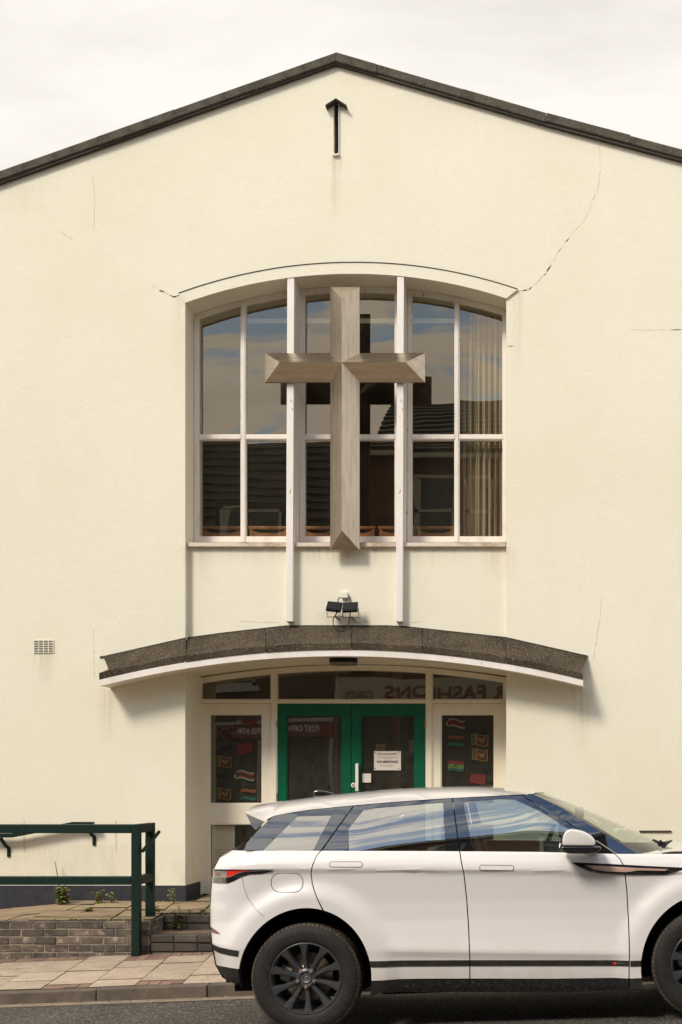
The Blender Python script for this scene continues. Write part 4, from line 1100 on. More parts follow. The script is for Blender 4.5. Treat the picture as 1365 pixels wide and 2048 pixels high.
# ------------------------------------------------------------------ cross
CB, CR = 13.975, 13.785                             # back plane and ridge depth
CF = 13.945
vx0, vx1, hz1, hz0 = WX(661, CF), WX(719.5, CF), WZ(706, CF), WZ(764.5, CF)
zt_, zb_ = WZ(573.5, CF), WZ(1100, CF); hx0, hx1 = WX(531, CF), WX(850.5, CF)
xc = (vx0 + vx1) / 2 - .008; zc = (hz0 + hz1) / 2 + .006; hwv = (vx1 - vx0) / 2; hwh = (hz1 - hz0) / 2
cross = thing('cross', 'big weathered grey-brown faceted cross mounted in front of the arched window', 'cross', (xc, CB, zb_))
C0 = (xc, CR, zc)
aT, aB = (xc, CR, zt_ - hwv * 1.15), (xc, CR, zb_ + hwv * 1.15); aL, aR = (hx0 + hwh * 1.2, CR, zc), (hx1 - hwh * 1.2, CR, zc)
P_ = lambda x, z: (x, CF, z)
def facets(name, mts, fl, outl):
    b = MB()
    for f in fl: b.add(f, [tuple(range(len(f)))])
    for a, c in zip(outl, outl[1:]):
        b.add([a, c, (c[0], CB, c[2]), (a[0], CB, a[2])], [(0,1,2,3)])
    b.build(name, mts, cross)
I1, I2, I3, I4 = P_(vx0, hz1), P_(vx1, hz1), P_(vx1, hz0), P_(vx0, hz0)
facets('upper_arm', M['cross'], [[I1, P_(vx0, zt_), aT, C0], [P_(vx0, zt_), P_(vx1, zt_), aT], [P_(vx1, zt_), I2, C0, aT]], [I1, P_(vx0, zt_), P_(vx1, zt_), I2])
facets('lower_arm', M['cross'], [[P_(vx0, zb_), I4, C0, aB], [P_(vx1, zb_), P_(vx0, zb_), aB], [I3, P_(vx1, zb_), aB, C0]], [I3, P_(vx1, zb_), P_(vx0, zb_), I4])
facets('side_arm', M['cross_h'], [[P_(hx0, hz1), I1, C0, aL], [P_(hx0, hz0), P_(hx0, hz1), aL], [I4, P_(hx0, hz0), aL, C0]], [I4, P_(hx0, hz0), P_(hx0, hz1), I1])
facets('side_arm', M['cross_h'], [[I2, P_(hx1, hz1), aR, C0], [P_(hx1, hz1), P_(hx1, hz0), aR], [P_(hx1, hz0), I3, C0, aR]], [I2, P_(hx1, hz1), P_(hx1, hz0), I3])

# ------------------------------------------------------------------ floodlights, box and cable
PYp = 14.09
def flood(px, py, roll, label):
    c = W(px, py, PYp - .16); t = thing('floodlight', label, 'floodlight', (c.x, PYp, c.z - .11), group='floodlights above the canopy')
    Mx = Matrix.Translation(c) @ Matrix.Rotation(roll, 4, 'Y') @ Matrix.Rotation(math.radians(-38), 4, 'X')
    def loc(mb): mb.v = [Mx @ v for v in mb.v]; return mb
    w_, h_ = .080, .062
    b = MB(); b.box(-w_, w_, -.012, .020, -h_, h_); loc(b).build('housing', M['black_plastic'], t, bevel=.004)
    b = MB(); b.box(-w_ * .86, w_ * .86, -.016, -.011, -h_ * .8, h_ * .8); loc(b).build('glass_front', M['black_plastic'], t)
    for k in range(5):
        b = MB(); x = lerp(-w_ * .7, w_ * .7, k / 4); b.box(x - .004, x + .004, .019, .045, -h_ * .8, h_ * .8); loc(b).build('cooling_fin', M['black_plastic'], t)
    zb = c.z - .105
    b = MB(); s_ = .083
    b.tube([(c.x - s_, c.y + .02, c.z - .01), (c.x - s_, c.y + .05, zb), (c.x + s_, c.y + .05, zb), (c.x + s_, c.y + .02, c.z - .01)], .0045, 6); b.build('bracket', M['dark_metal'], t)
    b = MB(); b.tube([(c.x + .01, c.y + .05, zb), (c.x + .02, PYp + .01, zb - .012)], .012, 8); b.build('wall_stud', M['grey_metal'], t)
    return c
f1 = flood(669, 1213, .10, 'left black floodlight of the pair on the wall above the canopy')
f2 = flood(701, 1214, -.06, 'right black floodlight of the pair on the wall above the canopy')
b = MB(); jb = W(691, 1196, PYp); b.box(WX(684, PYp), WX(697, PYp), PYp - .05, PYp + .01, WZ(1197, PYp), WZ(1185, PYp)); tag(b.build('junction_box', M['white_plastic'], bevel=.005), 'small cream junction box on the wall above the two floodlights', 'junction box')
def spline(pts, n=8):
    out = []; P4 = [Vector(pts[0])] + [Vector(p) for p in pts] + [Vector(pts[-1])]
    for i in range(1, len(P4) - 2):
        a, bb, c, d = P4[i-1:i+3]
        for k in range(n):
            t = k / n; out.append(.5 * ((2*bb) + (-a + c)*t + (2*a - 5*bb + 4*c - d)*t*t + (-a + 3*bb - 3*c + d)*t**3))
    out.append(Vector(pts[-1])); return out
yc = PYp - .10
b = MB(); b.tube(spline([W(677, 1222, PYp - .13), W(668, 1236, yc), W(667, 1248, yc - .1), W(671, 1257, yc - .28), W(680, 1263.5, 13.70), W(690, 1260, 13.72), W(697, 1248, yc - .1), W(700, 1235, yc), W(701, 1222, PYp - .12)]), .0055, 6)
b.tube(spline([W(684, 1194, PYp - .03), W(678, 1197, PYp - .06), W(676, 1206, PYp - .11)]), .0055, 6); b.tube(spline([W(697, 1194, PYp - .03), W(701, 1198, PYp - .06), W(703, 1206, PYp - .11)]), .0055, 6)
tag(b.build('cable', M['black_plastic'], smooth_=True), 'thin black cable looped below the two floodlights', 'cable')

# ------------------------------------------------------------------ railing and handrail
rl = thing('railing', 'dark green square-tube railing at the edge of the landing', 'railing', (WX(271, 12.44), 12.44, .0))
RY = 12.43
def bar(x0, x1, y0, y1, z0, z1, name, bev=.006): b = MB(); b.box(x0, x1, y0, y1, z0, z1); return b.build(name, M['rail_green'], rl, bevel=bev)
pw = .078
xp0 = WX(262.5, RY - .04); zp = zpav(xp0, RY)
ztop = WZ(1651, RY - .04)
zt_u, zt_l = WZ(1648.5, RY - .04), WZ(1666.5, RY - .04)
zm_u, zm_l = WZ(1753, RY - .04), WZ(1770, RY - .04)
bar(xp0, xp0 + pw, RY - .04, RY + .04, zp - .05, zt_u, 'post')
bar(-8.4, xp0 - .001, RY - .038, RY + .038, zt_l, zt_u - .001, 'top_rail'); bar(-8.4, xp0 - .001, RY - .036, RY + .036, zm_l, zm_u, 'middle_rail')
Y2 = 12.86
bar(xp0, xp0 + pw, Y2 - .04, Y2 + .04, zland(Y2) - .03, zt_u, 'post')
bar(xp0 + .001, xp0 + pw - .001, RY + .041, Y2 - .041, zt_l, zt_u - .001, 'top_rail'); bar(xp0 + .002, xp0 + pw - .002, RY + .041, Y2 - .041, zm_l, zm_u, 'middle_rail')
bar(-7.1, -7.1 + pw, RY - .04, RY + .04, zpav(-7.1, RY) - .05, zt_l, 'post')
xs = xp0 + pw + .035
b = MB(); b.tube([(xs, RY - .05, WZ(1702, RY - .05)), (xs, RY + .3, WZ(1702, RY - .05) + .105), (xs, Y2 + .04, WZ(1664, Y2))], .017, 10)
b.build('step_handrail', M['rail_green'], rl, smooth_=True)
for yy, zz in ((RY + .02, WZ(1702, RY) + .01), (Y2 - .02, WZ(1664, Y2) - .015)):
    b = MB(); b.tube([(xp0 + pw - .005, yy, zz - .02), (xs, yy, zz - .01)], .008, 8); b.build('rail_bracket', M['rail_green'], rl)
hr = thing('wall_handrail', 'dark green sloping handrail fixed to the wall behind the railing', 'handrail', W(100, 1690, FY))
HYr = FY - .10
pts = [W(-190, 1710, HYr), W(-60, 1671, HYr), W(25, 1671, HYr), W(146, 1648, HYr), W(188, 1648, HYr)]
b = MB(); hh_ = .022
for a, c in zip(pts, pts[1:]):
    b.hexa([a + Vector((0,-.03,-hh_)), c + Vector((0,-.03,-hh_)), c + Vector((0,.03,-hh_)), a + Vector((0,.03,-hh_))], [a + Vector((0,-.03,hh_)), c + Vector((0,-.03,hh_)), c + Vector((0,.03,hh_)), a + Vector((0,.03,hh_))])
b.build('rail_bar', M['rail_green'], hr, merge=False)
for (p, q) in ((4, 1673), (176, 1650), (-150, 1700)):
    a = W(p, q, HYr)
    b = MB(); b.tube([a + Vector((-.01, 0, -.02)), a + Vector((.02, .05, -.10)), a + Vector((.035, .096, -.13)), a + Vector((.035, .099, -.22))], .020, 8); b.build('wall_bracket', M['rail_green'], hr, smooth_=True)

# ------------------------------------------------------------------ weeds
def weed(px, py, Y, z, h, nl, label, size=.03, red=0.0, spread=.6, seed=0, group='weeds growing in the paving joints', tall=False):
    rr = random.Random(seed); base = Vector((WX(px, Y), Y, z)); t = thing('weed', label, 'weed', base)
    st = MB(); lf = MB(); ns = 3 if not tall else 1
    for s_ in range(ns):
        a = rr.uniform(0, 6.28); lean = rr.uniform(.05, .35) * (1 if ns > 1 else .3)
        hh = h * rr.uniform(.7, 1)
        pts = [base + Vector((math.cos(a)*lean*hh*k*k + .01*math.sin(k*5+s_), math.sin(a)*lean*hh*k*k*.6, hh*k)) for k in (0, .33, .66, 1)]
        st.tube(pts, [.0075, .006, .005, .003] if tall else [.0035, .003, .0022, .0012], 5)
        for q in range(nl):
            u = rr.uniform(.08, 1) if not tall else rr.choice((rr.uniform(.0, .35), rr.uniform(.8, 1)))
            i = min(2, int(u * 3)); p = pts[i].lerp(pts[i+1], u * 3 - i)
            g = rr.uniform(0, 6.28); el = rr.uniform(-.2, .8); d = Vector((math.cos(g)*math.cos(el), math.sin(g)*math.cos(el), math.sin(el)))
            L_ = size * 1.3 * rr.uniform(.6, 1.3) * (1.1 - .45 * u) * (1 if not tall else .5); sd_ = d.cross(Vector((0,0,1))).normalized() * L_ * .28
            droop = Vector((0, 0, -L_ * .25)); p = p + d * spread * .012
            mi = 1 if rr.random() < red * (1.6 - 1.4 * u) else 0
            lf.add([p, p + d*L_*.5 + sd_, p + d*L_ + droop, p + d*L_*.5 - sd_], [(0,1,2),(0,2,3)], mi)
    st.build('stem', M['stem'], t); lf.build('leaves', [M['leaf'], M['leaf_red']], t, merge=False, recalc=False)
weed(125, 1806, 13.75, zland(13.75), .22, 60, 'largest bushy green weed at the foot of the dark plinth, with red lower leaves', .06, .18, seed=2)
weed(118, 1806, 13.93, zland(13.9), .46, 26, 'tall thin dry weed stalk rising in front of the wall behind the middle rail', .03, .0, seed=5, tall=True)
weed(196, 1806, 13.8, zland(13.8), .15, 20, 'small weed with orange base leaves, midway along the plinth', .045, .35, seed=8)
weed(223, 1806, 13.8, zland(13.8), .13, 8, 'small slender green weed left of the front railing post at the plinth', .045, .0, seed=11)
weed(346, 1806, 13.75, zland(13.75), .17, 22, 'wispy weed at the corner of the plinth beside the entrance recess', .03, .05, seed=14)
weed(310, 1826, 13.05, zland(13.05), .06, 14, 'low leafy weed beside the foot of the rear railing post', .05, .0, seed=17)
weed(355, 1858, RET_Y - .012, zt, .25, 20, 'green weed climbing the riser of the upper step', .045, .08, seed=21)
weed(380, 1829, 13.0, zland(13.0), .05, 6, 'tiny weed sprout on the landing edge above the upper step', .03, .0, seed=23)
weed(406, 1829, 13.03, zland(13.03), .035, 14, 'low moss-like weed clump at the landing edge next to the car', .04, .0, seed=27)
b = MB(); rm = random.Random(5)
for k in range(520):
    if rm.random() < .6:
        i = rm.randint(-3, 7); y = rm.uniform(WALL_Y + .15 if i < 0 else RET_Y + .15, 13.95); x = XS + .004 + i * .405 - .12 * (y - WALL_Y) + rm.gauss(0, .006)
        if rm.random() > .35 + .5 * math.sin(i * 2.3 + y * 3): continue
    else: x = rm.uniform(-4.9, -2.9); y = rm.choice((13.97, WALL_Y + .115 if x < XS else RET_Y + .115)) + rm.gauss(0, .008)
    z = zland(y); r_ = rm.uniform(.005, .016); g = rm.uniform(0, 6.28); d = Vector((math.cos(g), math.sin(g), rm.uniform(0, .9))) * r_; q = Vector((-d.y, d.x, .004)) * .6; c_ = Vector((x, y, z - .004))
    b.add([c_ - d * .2, c_ + q + d * .4, c_ + d, c_ - q + d * .4], [(0,1,2), (0,2,3)], 0 if rm.random() < .8 else 1)
tag(b.build('joint_moss', [M['leaf'], M['leaf_red']], merge=False, recalc=False), 'thin moss and seedlings growing along the joints of the landing paving', 'moss', kind='stuff')
weed(178, 1826, 13.2, zland(13.2), .02, 12, 'flat sprig of weed in the landing joint behind the brick wall', .04, .15, seed=29)

# ------------------------------------------------------------------ white car
CYC = 9.64                                       # centre line of the car
HW = .945
def zs(x): return SLOPE * (x - XR0)              # the car stands on the sloping road
WR = Vector((XR0, 0, .373)); XF0 = (1416 - VX) / 300.0; WHEELS = (XR0, XF0)
belt_px = [(463, 1700), (500, 1700.5), (641, 1701.5), (920, 1702.5), (1123, 1704.5), (1230, 1708), (1365, 1708), (1500, 1714), (1600, 1724), (1690, 1745)]
def raw(px, py, Y):
    x = WX(px, Y); return x, WZ(py, Y) - zs(x)
belt = [raw(p, q, 8.76) for p, q in belt_px]
def zbelt(x): return sinterp(belt, x)
xr_tab = sorted([(z, x) for x, z in (raw(p, q, 8.95) for p, q in [(463,1700),(440,1715),(428,1738),(422,1780),(420,1815),(420.5,1850),(424,1880),(428,1905),(432,1930),(445,1955),(480,1972)])])
def xrear(z): return interp(xr_tab, z)
xf_tab = [(.2, 1.85), (.45, 1.98), (.7, 2.02), (.85, 1.99), (1.0, 1.90), (1.1, 1.76)]
def xfront(z): return interp(xf_tab, z)
inset = [(.20,.10),(.28,.062),(.36,.036),(.42,.026),(.47,.021),(.505,.016),(.53,.008),(.548,.002),(.57,.003),(.64,.017),(.74,.033),(.86,.037),(.97,.032),(1.04,.028),(1.058,.026),(1.066,.018),(1.080,.012),(1.11,.018),(1.15,.034),(1.19,.055),(1.22,.085),(1.26,.13)]
LSK, LX0 = .050, XR0 + .43
def wside(x, z):
    k = smooth((z - .6) / .45)
    z2 = z + (1.2 - zbelt(x)) * k + LSK * (x - LX0) * (1 - smooth((z - .58) / .2))
    i_ = interp(inset, z2)
    fade = smooth((x - (XF0 - .62)) / .25) if x > XF0 - .62 else 0
    w = HW - i_
    for wx in WHEELS:
        r = math.hypot((x - wx) / 1.0, (z - .373) / 1.06)
        f = 1 - smooth((r - .505) / .14)
        w += (.018 + i_ * .75) * f * (1 if z < 1.0 else max(0, 1 - (z - 1.0) / .12))
    e_ = (x - xrear(z)) / .34
    if e_ < 1:
        e_ = max(0, min(1, e_)); w -= .24 * (1 - math.sqrt(max(0, 1 - (1 - e_) ** 2)))
    e_ = (xfront(z) - x) / .55
    if e_ < 1:
        e_ = max(0, min(1, e_)); w -= .30 * (1 - math.sqrt(max(0, 1 - (1 - e_) ** 2)))
    return w
def conv(px, py, wf):
    w = .9
    for _ in range(4):
        x, z = raw(px, py, CYC - w); w = wf(x, z)
    return (x, z)
drip_px = [(487, 1647), (547, 1632), (600, 1622.5), (668, 1615), (708, 1611), (800, 1603), (905, 1596.5), (1000, 1591.5), (1066, 1588), (1120, 1590), (1400, 1600)]
drip = [raw(p, q, CYC - .722) for p, q in drip_px]
def zdrip(x): return sinterp(drip, x)
X600 = raw(540, 1650, 8.9)[0]; XC = raw(720, 1650, 8.9)[0]
def wg(x, z):
    zb = zbelt(x); xk = max(x, XC); zb_ = zbelt(xk); f = (z - zb_) / max(.05, zdrip(xk) - zb_); f = max(-.1, min(1.15, f))
    w = .882 - .160 * (.75 * f + .25 * f * f)
    if x < X600: w -= .0
    xa = raw(1040, 1650, 8.9)[0]
    if x > xa: w -= .05 * ((x - xa) / .8) ** 2
    return w
def grid_poly(poly, xs, zs_, lower=True):
    bm = bmesh.new(); vs = [bm.verts.new((x, 0, z)) for x, z in poly]; bm.faces.new(vs)
    x0, x1 = min(p[0] for p in poly), max(p[0] for p in poly); z0, z1 = min(p[1] for p in poly), max(p[1] for p in poly)
    for x in xs:
        if x0 + 1e-3 < x < x1 - 1e-3: bmesh.ops.bisect_plane(bm, geom=bm.verts[:] + bm.edges[:] + bm.faces[:], dist=1e-5, plane_co=(x,0,0), plane_no=(1,0,0))
    for z in zs_:
        if z0 + 1e-3 < z < z1 - 1e-3: bmesh.ops.bisect_plane(bm, geom=bm.verts[:] + bm.edges[:] + bm.faces[:], dist=1e-5, plane_co=(LX0,0,z), plane_no=((LSK,0,1) if (lower and z < .60) else (0,0,1)))
    return bm
BX = [-2.4 + i * .06 for i in range(80)] + [xr_tab[3][1] + d for d in (.004, .012, .03, .06, .1, .15, .2)]
BZ = sorted(set([z for z, _ in inset] + [.6, .69, .80, .92, 1.0] + [.3, .42, .44]))
FX = [-2.4 + i * .03 for i in range(160)] + [xr_tab[3][1] + d for d in (.002, .006, .012, .022, .04)]
FZ = [.2 + i * .02 for i in range(70)] + [z for z, _ in inset]
def patch(name, poly, wf, m, parent, off=0.0, depth=.012, side=-1, dense=True, sm=True, step=None, pxpoly=True, ang=.5):
    """a trimmed piece of the car's curved side, with a turned-in edge"""
    if pxpoly: poly = [conv(p, q, wf) for p, q in poly]
    if step: xs = [-2.4 + i * step for i in range(int(4.8 / step))]; zz = [.2 + i * step for i in range(int(1.5 / step))]
    else: xs, zz = (FX, FZ) if dense else (BX, BZ)
    bm = grid_poly(poly, sorted(xs), sorted(zz), wf is not wg)
    bmesh.ops.remove_doubles(bm, verts=bm.verts, dist=2e-4)
    be = [e for e in bm.edges if e.is_boundary]
    for v in bm.verts:
        x, z = v.co.x, v.co.z; v.co.y = CYC + side * (wf(x, z) + off); v.co.z = z + zs(x)
    if depth:
        r = bmesh.ops.extrude_edge_only(bm, edges=be)
        for v in r['geom']:
            if isinstance(v, bmesh.types.BMVert): v.co.y -= side * depth
    bm.normal_update()
    n0 = sum(f.normal.y * f.calc_area() for f in bm.faces)
    bmesh.ops.recalc_face_normals(bm, faces=bm.faces)
    n1 = sum(f.normal.y * f.calc_area() for f in bm.faces if abs(f.normal.y) > .3)
    if n1 * side < 0: bmesh.ops.reverse_faces(bm, faces=bm.faces)
    for f in bm.faces: f.smooth = sm
    for e_ in bm.edges:
        if len(e_.link_faces) == 2 and e_.calc_face_angle(0) > ang: e_.smooth = False
    lo = Vector([min(v.co[i] for v in bm.verts) for i in range(3)]); hi = Vector([max(v.co[i] for v in bm.verts) for i in range(3)])
    piv = Vector(((lo.x+hi.x)/2, (lo.y+hi.y)/2, lo.z))
    for v in bm.verts: v.co -= piv
    me = bpy.data.meshes.new(name); bm.to_mesh(me); bm.free(); me.materials.append(m)
    return link(name, me, parent, piv)

car = thing('parked_car', 'white five-door compact SUV with black wheels parked at the kerb', 'car', (XR0 + 1.34, CYC, zs(XR0 + 1.34)))
def ell(cx_, a0, a1, n=26, ra=.447, rb=.478):
    return [(cx_ + ra * math.cos(math.radians(lerp(a0, a1, i / n))), .373 + rb * math.sin(math.radians(lerp(a0, a1, i / n)))) for i in range(n + 1)]
P2 = lambda L_, wf=wside: [conv(p, q, wf) for p, q in L_]
SR = [(641.5,1701.5),(633,1713),(625.5,1731),(622.5,1748),(625,1768),(633,1793),(645.5,1823)]
SB = [(920,1702.5),(922.5,1720),(928,1745),(934,1800),(938,1860),(940,1912),(940.3,1957)]
SF = [(1230,1708),(1240.5,1718),(1249,1734),(1254,1780),(1257.5,1840),(1259.5,1900),(1258.5,1957)]
def shift(L_, d): return [(p + d, q) for p, q in L_]
ANG0 = math.degrees(math.atan2((conv(645.5,1823,wside)[1] - .373) / .478, (conv(645.5,1823,wside)[0] - XR0) / .447))
Z1957 = conv(800, 1957.5, wside)[1]
def ang_at(z): return math.degrees(math.asin((z - .373) / .478))
for side in (-1, 1):
    near = side < 0
    D_ = dict(side=side, dense=near)
    body_root = car
    # rear quarter
    G = 1.1
    poly = P2([(463,1700),(560,1701)] + shift(SR, -G)[0:6]) + [p for p in ell(XR0, ANG0 + 1, 180 - ang_at(.30) - 352 + 352, 40)]
    zlow = P2([(478,1938)])[0][1]
    poly = P2([(463,1700),(560,1701)] + shift(SR, -G)[0:6]) + ell(XR0, ANG0 + .7, 180 - ang_at(zlow), 40) + P2([(455,1934.5),(433,1930),(428.6,1905),(424.6,1880),(421.1,1850),(420.6,1815),(422.6,1780),(428.6,1738),(440.6,1715)])
    patch('rear_quarter', poly, wside, M['paint'], car, depth=.02, pxpoly=False, **D_)
    # rear door
    poly = P2([(643.2,1701.5),(780,1702),(920 - G,1702.5)] + shift(SB, -G)[1:]) + P2([(840,1957.3)]) + ell(XR0, ang_at(Z1957), ANG0 - .9, 22) + P2(shift(SR, G)[::-1][1:-1])
    d1 = patch('rear_door', poly, wside, M['paint'], car, depth=.02, pxpoly=False, **D_)
    poly = P2([(920 + G,1702.5),(1080,1704),(1230 - G,1708)] + shift(SF, -G)[1:] + [(1100,1957.3)] + shift(SB, G)[::-1][:-1])
    d2 = patch('front_door', poly, wside, M['paint'], car, depth=.02, pxpoly=False, **D_)
    zf_ = P2([(1258,1957)])[0][1]
    aF = 180 - ang_at(zf_)
    poly = P2(shift(SF, G)) + ell(XF0, aF, ang_at(.36), 40) + [(1.83, .38), (1.93, .5), (1.95, .7), (1.90, .9), (1.80, 1.0)] + P2([(1660,1737),(1600,1724),(1500,1714),(1365,1708),(1300,1708)])
    patch('front_wing', poly, wside, M['paint'], car, depth=.02, pxpoly=False, **D_)
    # lower pieces
    for d_, a, c, tl in ((d1, 0, 1, None), (d2, 1, 2, None)):
        if a == 0:
            pl = P2([(940 - G,1958.5),(940.2 - G,1974)]) + ell(XR0, ang_at(conv(800,1974,wside)[1]), ang_at(conv(800,1958.5,wside)[1]), 4)
            st = P2([(939,1920.2),(939,1931.4)]) + ell(XR0, ang_at(conv(800,1930.5,wside)[1]), ang_at(conv(800,1919,wside)[1]), 4)
        else:
            pl = P2([(1258.5 - G,1958.5),(1258 - G,1974.5),(941.2,1974),(941.2,1958.5)])
            st = P2([(1258.5,1921.5),(1258.5,1932.2),(941.2,1931.4),(941.2,1920.2)])
        patch('lower_cladding', pl, wside, M['gloss_black'], d_, off=.002, pxpoly=False, **D_)
        patch('trim_strip', st, wside, M['satin_black'], d_, off=.006, pxpoly=False, **D_)
    st = P2([(1261,1921.6)]) + ell(XF0, 180 - ang_at(conv(1270,1921.6,wside)[1]), 180 - ang_at(conv(1270,1932.4,wside)[1]), 4) + P2([(1261,1932.3)])
    patch('trim_strip', st, wside, M['satin_black'], car, off=.006, pxpoly=False, **D_)
    pl = P2([(1260.3,1958.5)]) + ell(XF0, 180 - ang_at(conv(1270,1958.5,wside)[1]), 180 - ang_at(conv(1270,1978,wside)[1]), 4) + P2([(1260,1978)])
    patch('lower_cladding', pl, wside, M['satin_black'], car, off=0, pxpoly=False, **D_)
    wl_ = lambda x, z: wside(x, z) - .012
    zr_ = conv(760,1987,wside)[1]
    pl = P2([(742,1972),(1284,1973),(1284,1984),(1100,1985.5),(760,1987.5),(741,1992)])
    patch('sill', pl, wl_, M['gloss_black'], car, depth=.10, pxpoly=False, **D_)
    pl = P2([(432.5,1931),(455,1935.5),(477,1939),(478,1952),(480,1964),(484,1973),(470,1968),(452,1958),(441,1946)])
    patch('rear_bumper_skirt', pl, wside, M['satin_black'], car, depth=.08, pxpoly=False, **D_)
    patch('bumper_strip', [(425.5,1888),(440,1894.5),(478,1901.5),(476.5,1913),(440,1906),(428,1900)], wside, M['satin_black'], car, off=.005, **D_)
    patch('reflector', [(421.5,1853),(432,1860),(441.5,1868),(432,1867),(424,1864.5)], wside, M['dull_red'], car, off=.004, **D_)
    if near:
        # grooves and shut lines drawn by thin recessed seams
        def seam(pts, wdt, parent, name='shut_line', wf=wside, off=.0012, closed=False, mm=None):
            q = [conv(p, r_, wf) for p, r_ in pts]; fine = []
            n_ = len(q); lim = n_ if closed else n_ - 1
            for i in range(lim):
                a, c = q[i], q[(i + 1) % n_]; k_ = max(1, int(math.dist(a, c) / .02))
                for k in range(k_): fine.append((lerp(a[0], c[0], k / k_), lerp(a[1], c[1], k / k_)))
            if not closed: fine.append(q[-1])
            else: fine.append(fine[0])
            up, dn = [], []; m_ = len(fine)
            for i, p in enumerate(fine):
                a = fine[i - 1] if i > 0 else (fine[-2] if closed else p); c = fine[i + 1] if i < m_ - 1 else (fine[1] if closed else p)
                d = Vector((c[0] - a[0], c[1] - a[1])).normalized(); nn = Vector((-d.y, d.x)) * wdt / 2
                for L_, s_ in ((up, 1), (dn, -1)):
                    x, z = p[0] + nn.x * s_, p[1] + nn.y * s_; L_.append((x, CYC - (wf(x, z) + off), z + zs(x)))
            b = MB(); b.grid([up, dn]); return b.build(name, mm or M['void'], parent, recalc=False)
        def rrect(x0, y0, x1, y1, r_, tilt=0.0, n=5):
            o = []
            for cx_, cy_, a0 in ((x1 - r_, y0 + r_, -90), (x1 - r_, y1 - r_, 0), (x0 + r_, y1 - r_, 90), (x0 + r_, y0 + r_, 180)):
                for k in range(n + 1):
                    g = math.radians(a0 + 90 * k / n); px_ = cx_ + r_ * math.cos(g); o.append((px_, cy_ + r_ * math.sin(g) + tilt * (px_ - x0)))
            return o
        hd = rrect(660, 1723.5, 725, 1734, 4, .004); patch('handle', hd, wside, M['paint'], d1, off=.0016, depth=.004, **D_); seam(hd, .0034, d1, closed=True, name='handle_gap', off=.0020)
        hd = rrect(960, 1730, 1028, 1740.5, 4, .012); patch('handle', hd, wside, M['paint'], d2, off=.0016, depth=.004, **D_); seam(hd, .0034, d2, closed=True, name='handle_gap', off=.0020)
        fl = rrect(543, 1746.5, 606.5, 1784, 17, 0, 8); ff = patch('fuel_flap', fl, wside, M['paint'], car, off=.0010, depth=.004, **D_); seam(fl, .0042, ff, closed=True, name='flap_gap', off=.0016)
        seam([(485,1754),(488,1774),(497,1798),(512,1818),(529,1833)], .0022, car)
        tlt = patch('tail_lamp', [(426,1737.5),(470,1738.5),(530,1739),(546,1740),(540,1744),(524,1747.5),(500,1748.5),(482,1754),(467,1762),(455,1766.5),(424.5,1765.5)], wside, M['gloss_black'], car, off=.005, **D_)
        patch('red_lens', [(455,1741.5),(485,1741),(505,1742),(490,1742.8),(474,1746.5),(462,1752.5),(456,1755)], wside, M['red_lens'], tlt, off=.009, depth=.006, **D_)
        patch('clear_lens', [(427.8,1741),(454.5,1741.5),(455.5,1754.8),(427,1753.8)], wside, M['clear_lens'], tlt, off=.009, depth=.006, **D_)
        patch('inner_lens', [(430,1744),(441,1744),(441,1752.5),(429.5,1752)], wside, M['dull_red'], tlt, off=.0105, depth=.003, **D_)
        patch('lower_lens', [(426,1756.5),(453,1757.2),(454,1764.8),(425.3,1764)], wside, M['smoke_lens'], tlt, off=.009, depth=.006, **D_)
        patch('chrome_line', [(455.5,1755.8),(462.5,1753.4),(474.5,1747.4),(490,1743.6),(545,1740.6),(490,1742.6),(474.3,1746.4),(462,1752.2)], wside, M['grey_metal'], tlt, off=.0095, depth=.004, **D_)
        vb = patch('wing_vent', [(1144,1724.5),(1205,1727),(1290,1731.5),(1366,1735),(1366,1738.5),(1331,1749.5),(1254,1749),(1205,1747),(1180,1743),(1160,1734)], wside, M['gloss_black'], car, off=.006, **D_)
        patch('copper_inlay', [(1170,1730),(1215,1732.5),(1270,1735.5),(1337,1738),(1330,1741.5),(1278,1740.5),(1254,1744),(1215,1743),(1188,1738.5)], wside, M['copper'], vb, off=.010, depth=.006, **D_)
        bd = patch('badge', [(1227,1924.2),(1233,1924.4),(1231,1928.6),(1226,1928.4)], wside, M['red_lens'], d2, off=.0085, depth=.003, **D_)
        text_mesh('badge_lettering', 'R-DYNAMIC', .015, M['grey_metal'], d2, (lambda p: (p[0], CYC - wside(*p) - .0075, p[1] + zs(p[0])))(conv(1244, 1926.6, wside)), ext=.0006)
    # glasshouse
    E = dict(side=side, dense=near)
    def gp(name, poly, m, parent=car, off=0.0, depth=.012, step=.04): return patch(name, poly, wg, m, parent, off=off, depth=depth, side=side, step=step)
    gp('rear_pillar', [(489,1700),(500,1700.4),(527,1700.6),(595,1633),(600,1623),(547,1632.5),(517,1660),(493,1687)], M['frit'])
    gp('rear_pillar', [(595.5,1632.6),(664,1630.5),(668,1615.4),(600.3,1623)], M['frit'])
    gp('rear_pillar', [(627,1701),(641.5,1701.2),(706.5,1611.6),(668.5,1615.4),(664.5,1630.5)], M['frit'])
    gp('quarter_window', [(527.5,1700.6),(626.5,1701),(663.8,1631),(595.3,1633)], M['car_glass_dark'], depth=0, off=-.001)
    gp('window_surround', [(645,1701.3),(697,1701.6),(697,1657),(729,1617.5),(886.5,1605),(886.5,1598.6),(800,1603.6),(709,1611.8)], M['frit'])
    gp('window_surround', [(892.5,1702),(918.5,1702.2),(904,1597.2),(887,1598.6),(887,1605)], M['frit'])
    gp('rear_side_window', [(698,1701.6),(892,1702),(886.6,1605.3),(800,1611.5),(729.4,1618),(697.5,1657)], M['car_glass'], depth=0, off=-.003)
    gp('window_surround', [(921.5,1702.2),(946.5,1702.5),(926,1603.2),(925,1596.2),(906.4,1597.2)], M['frit'])
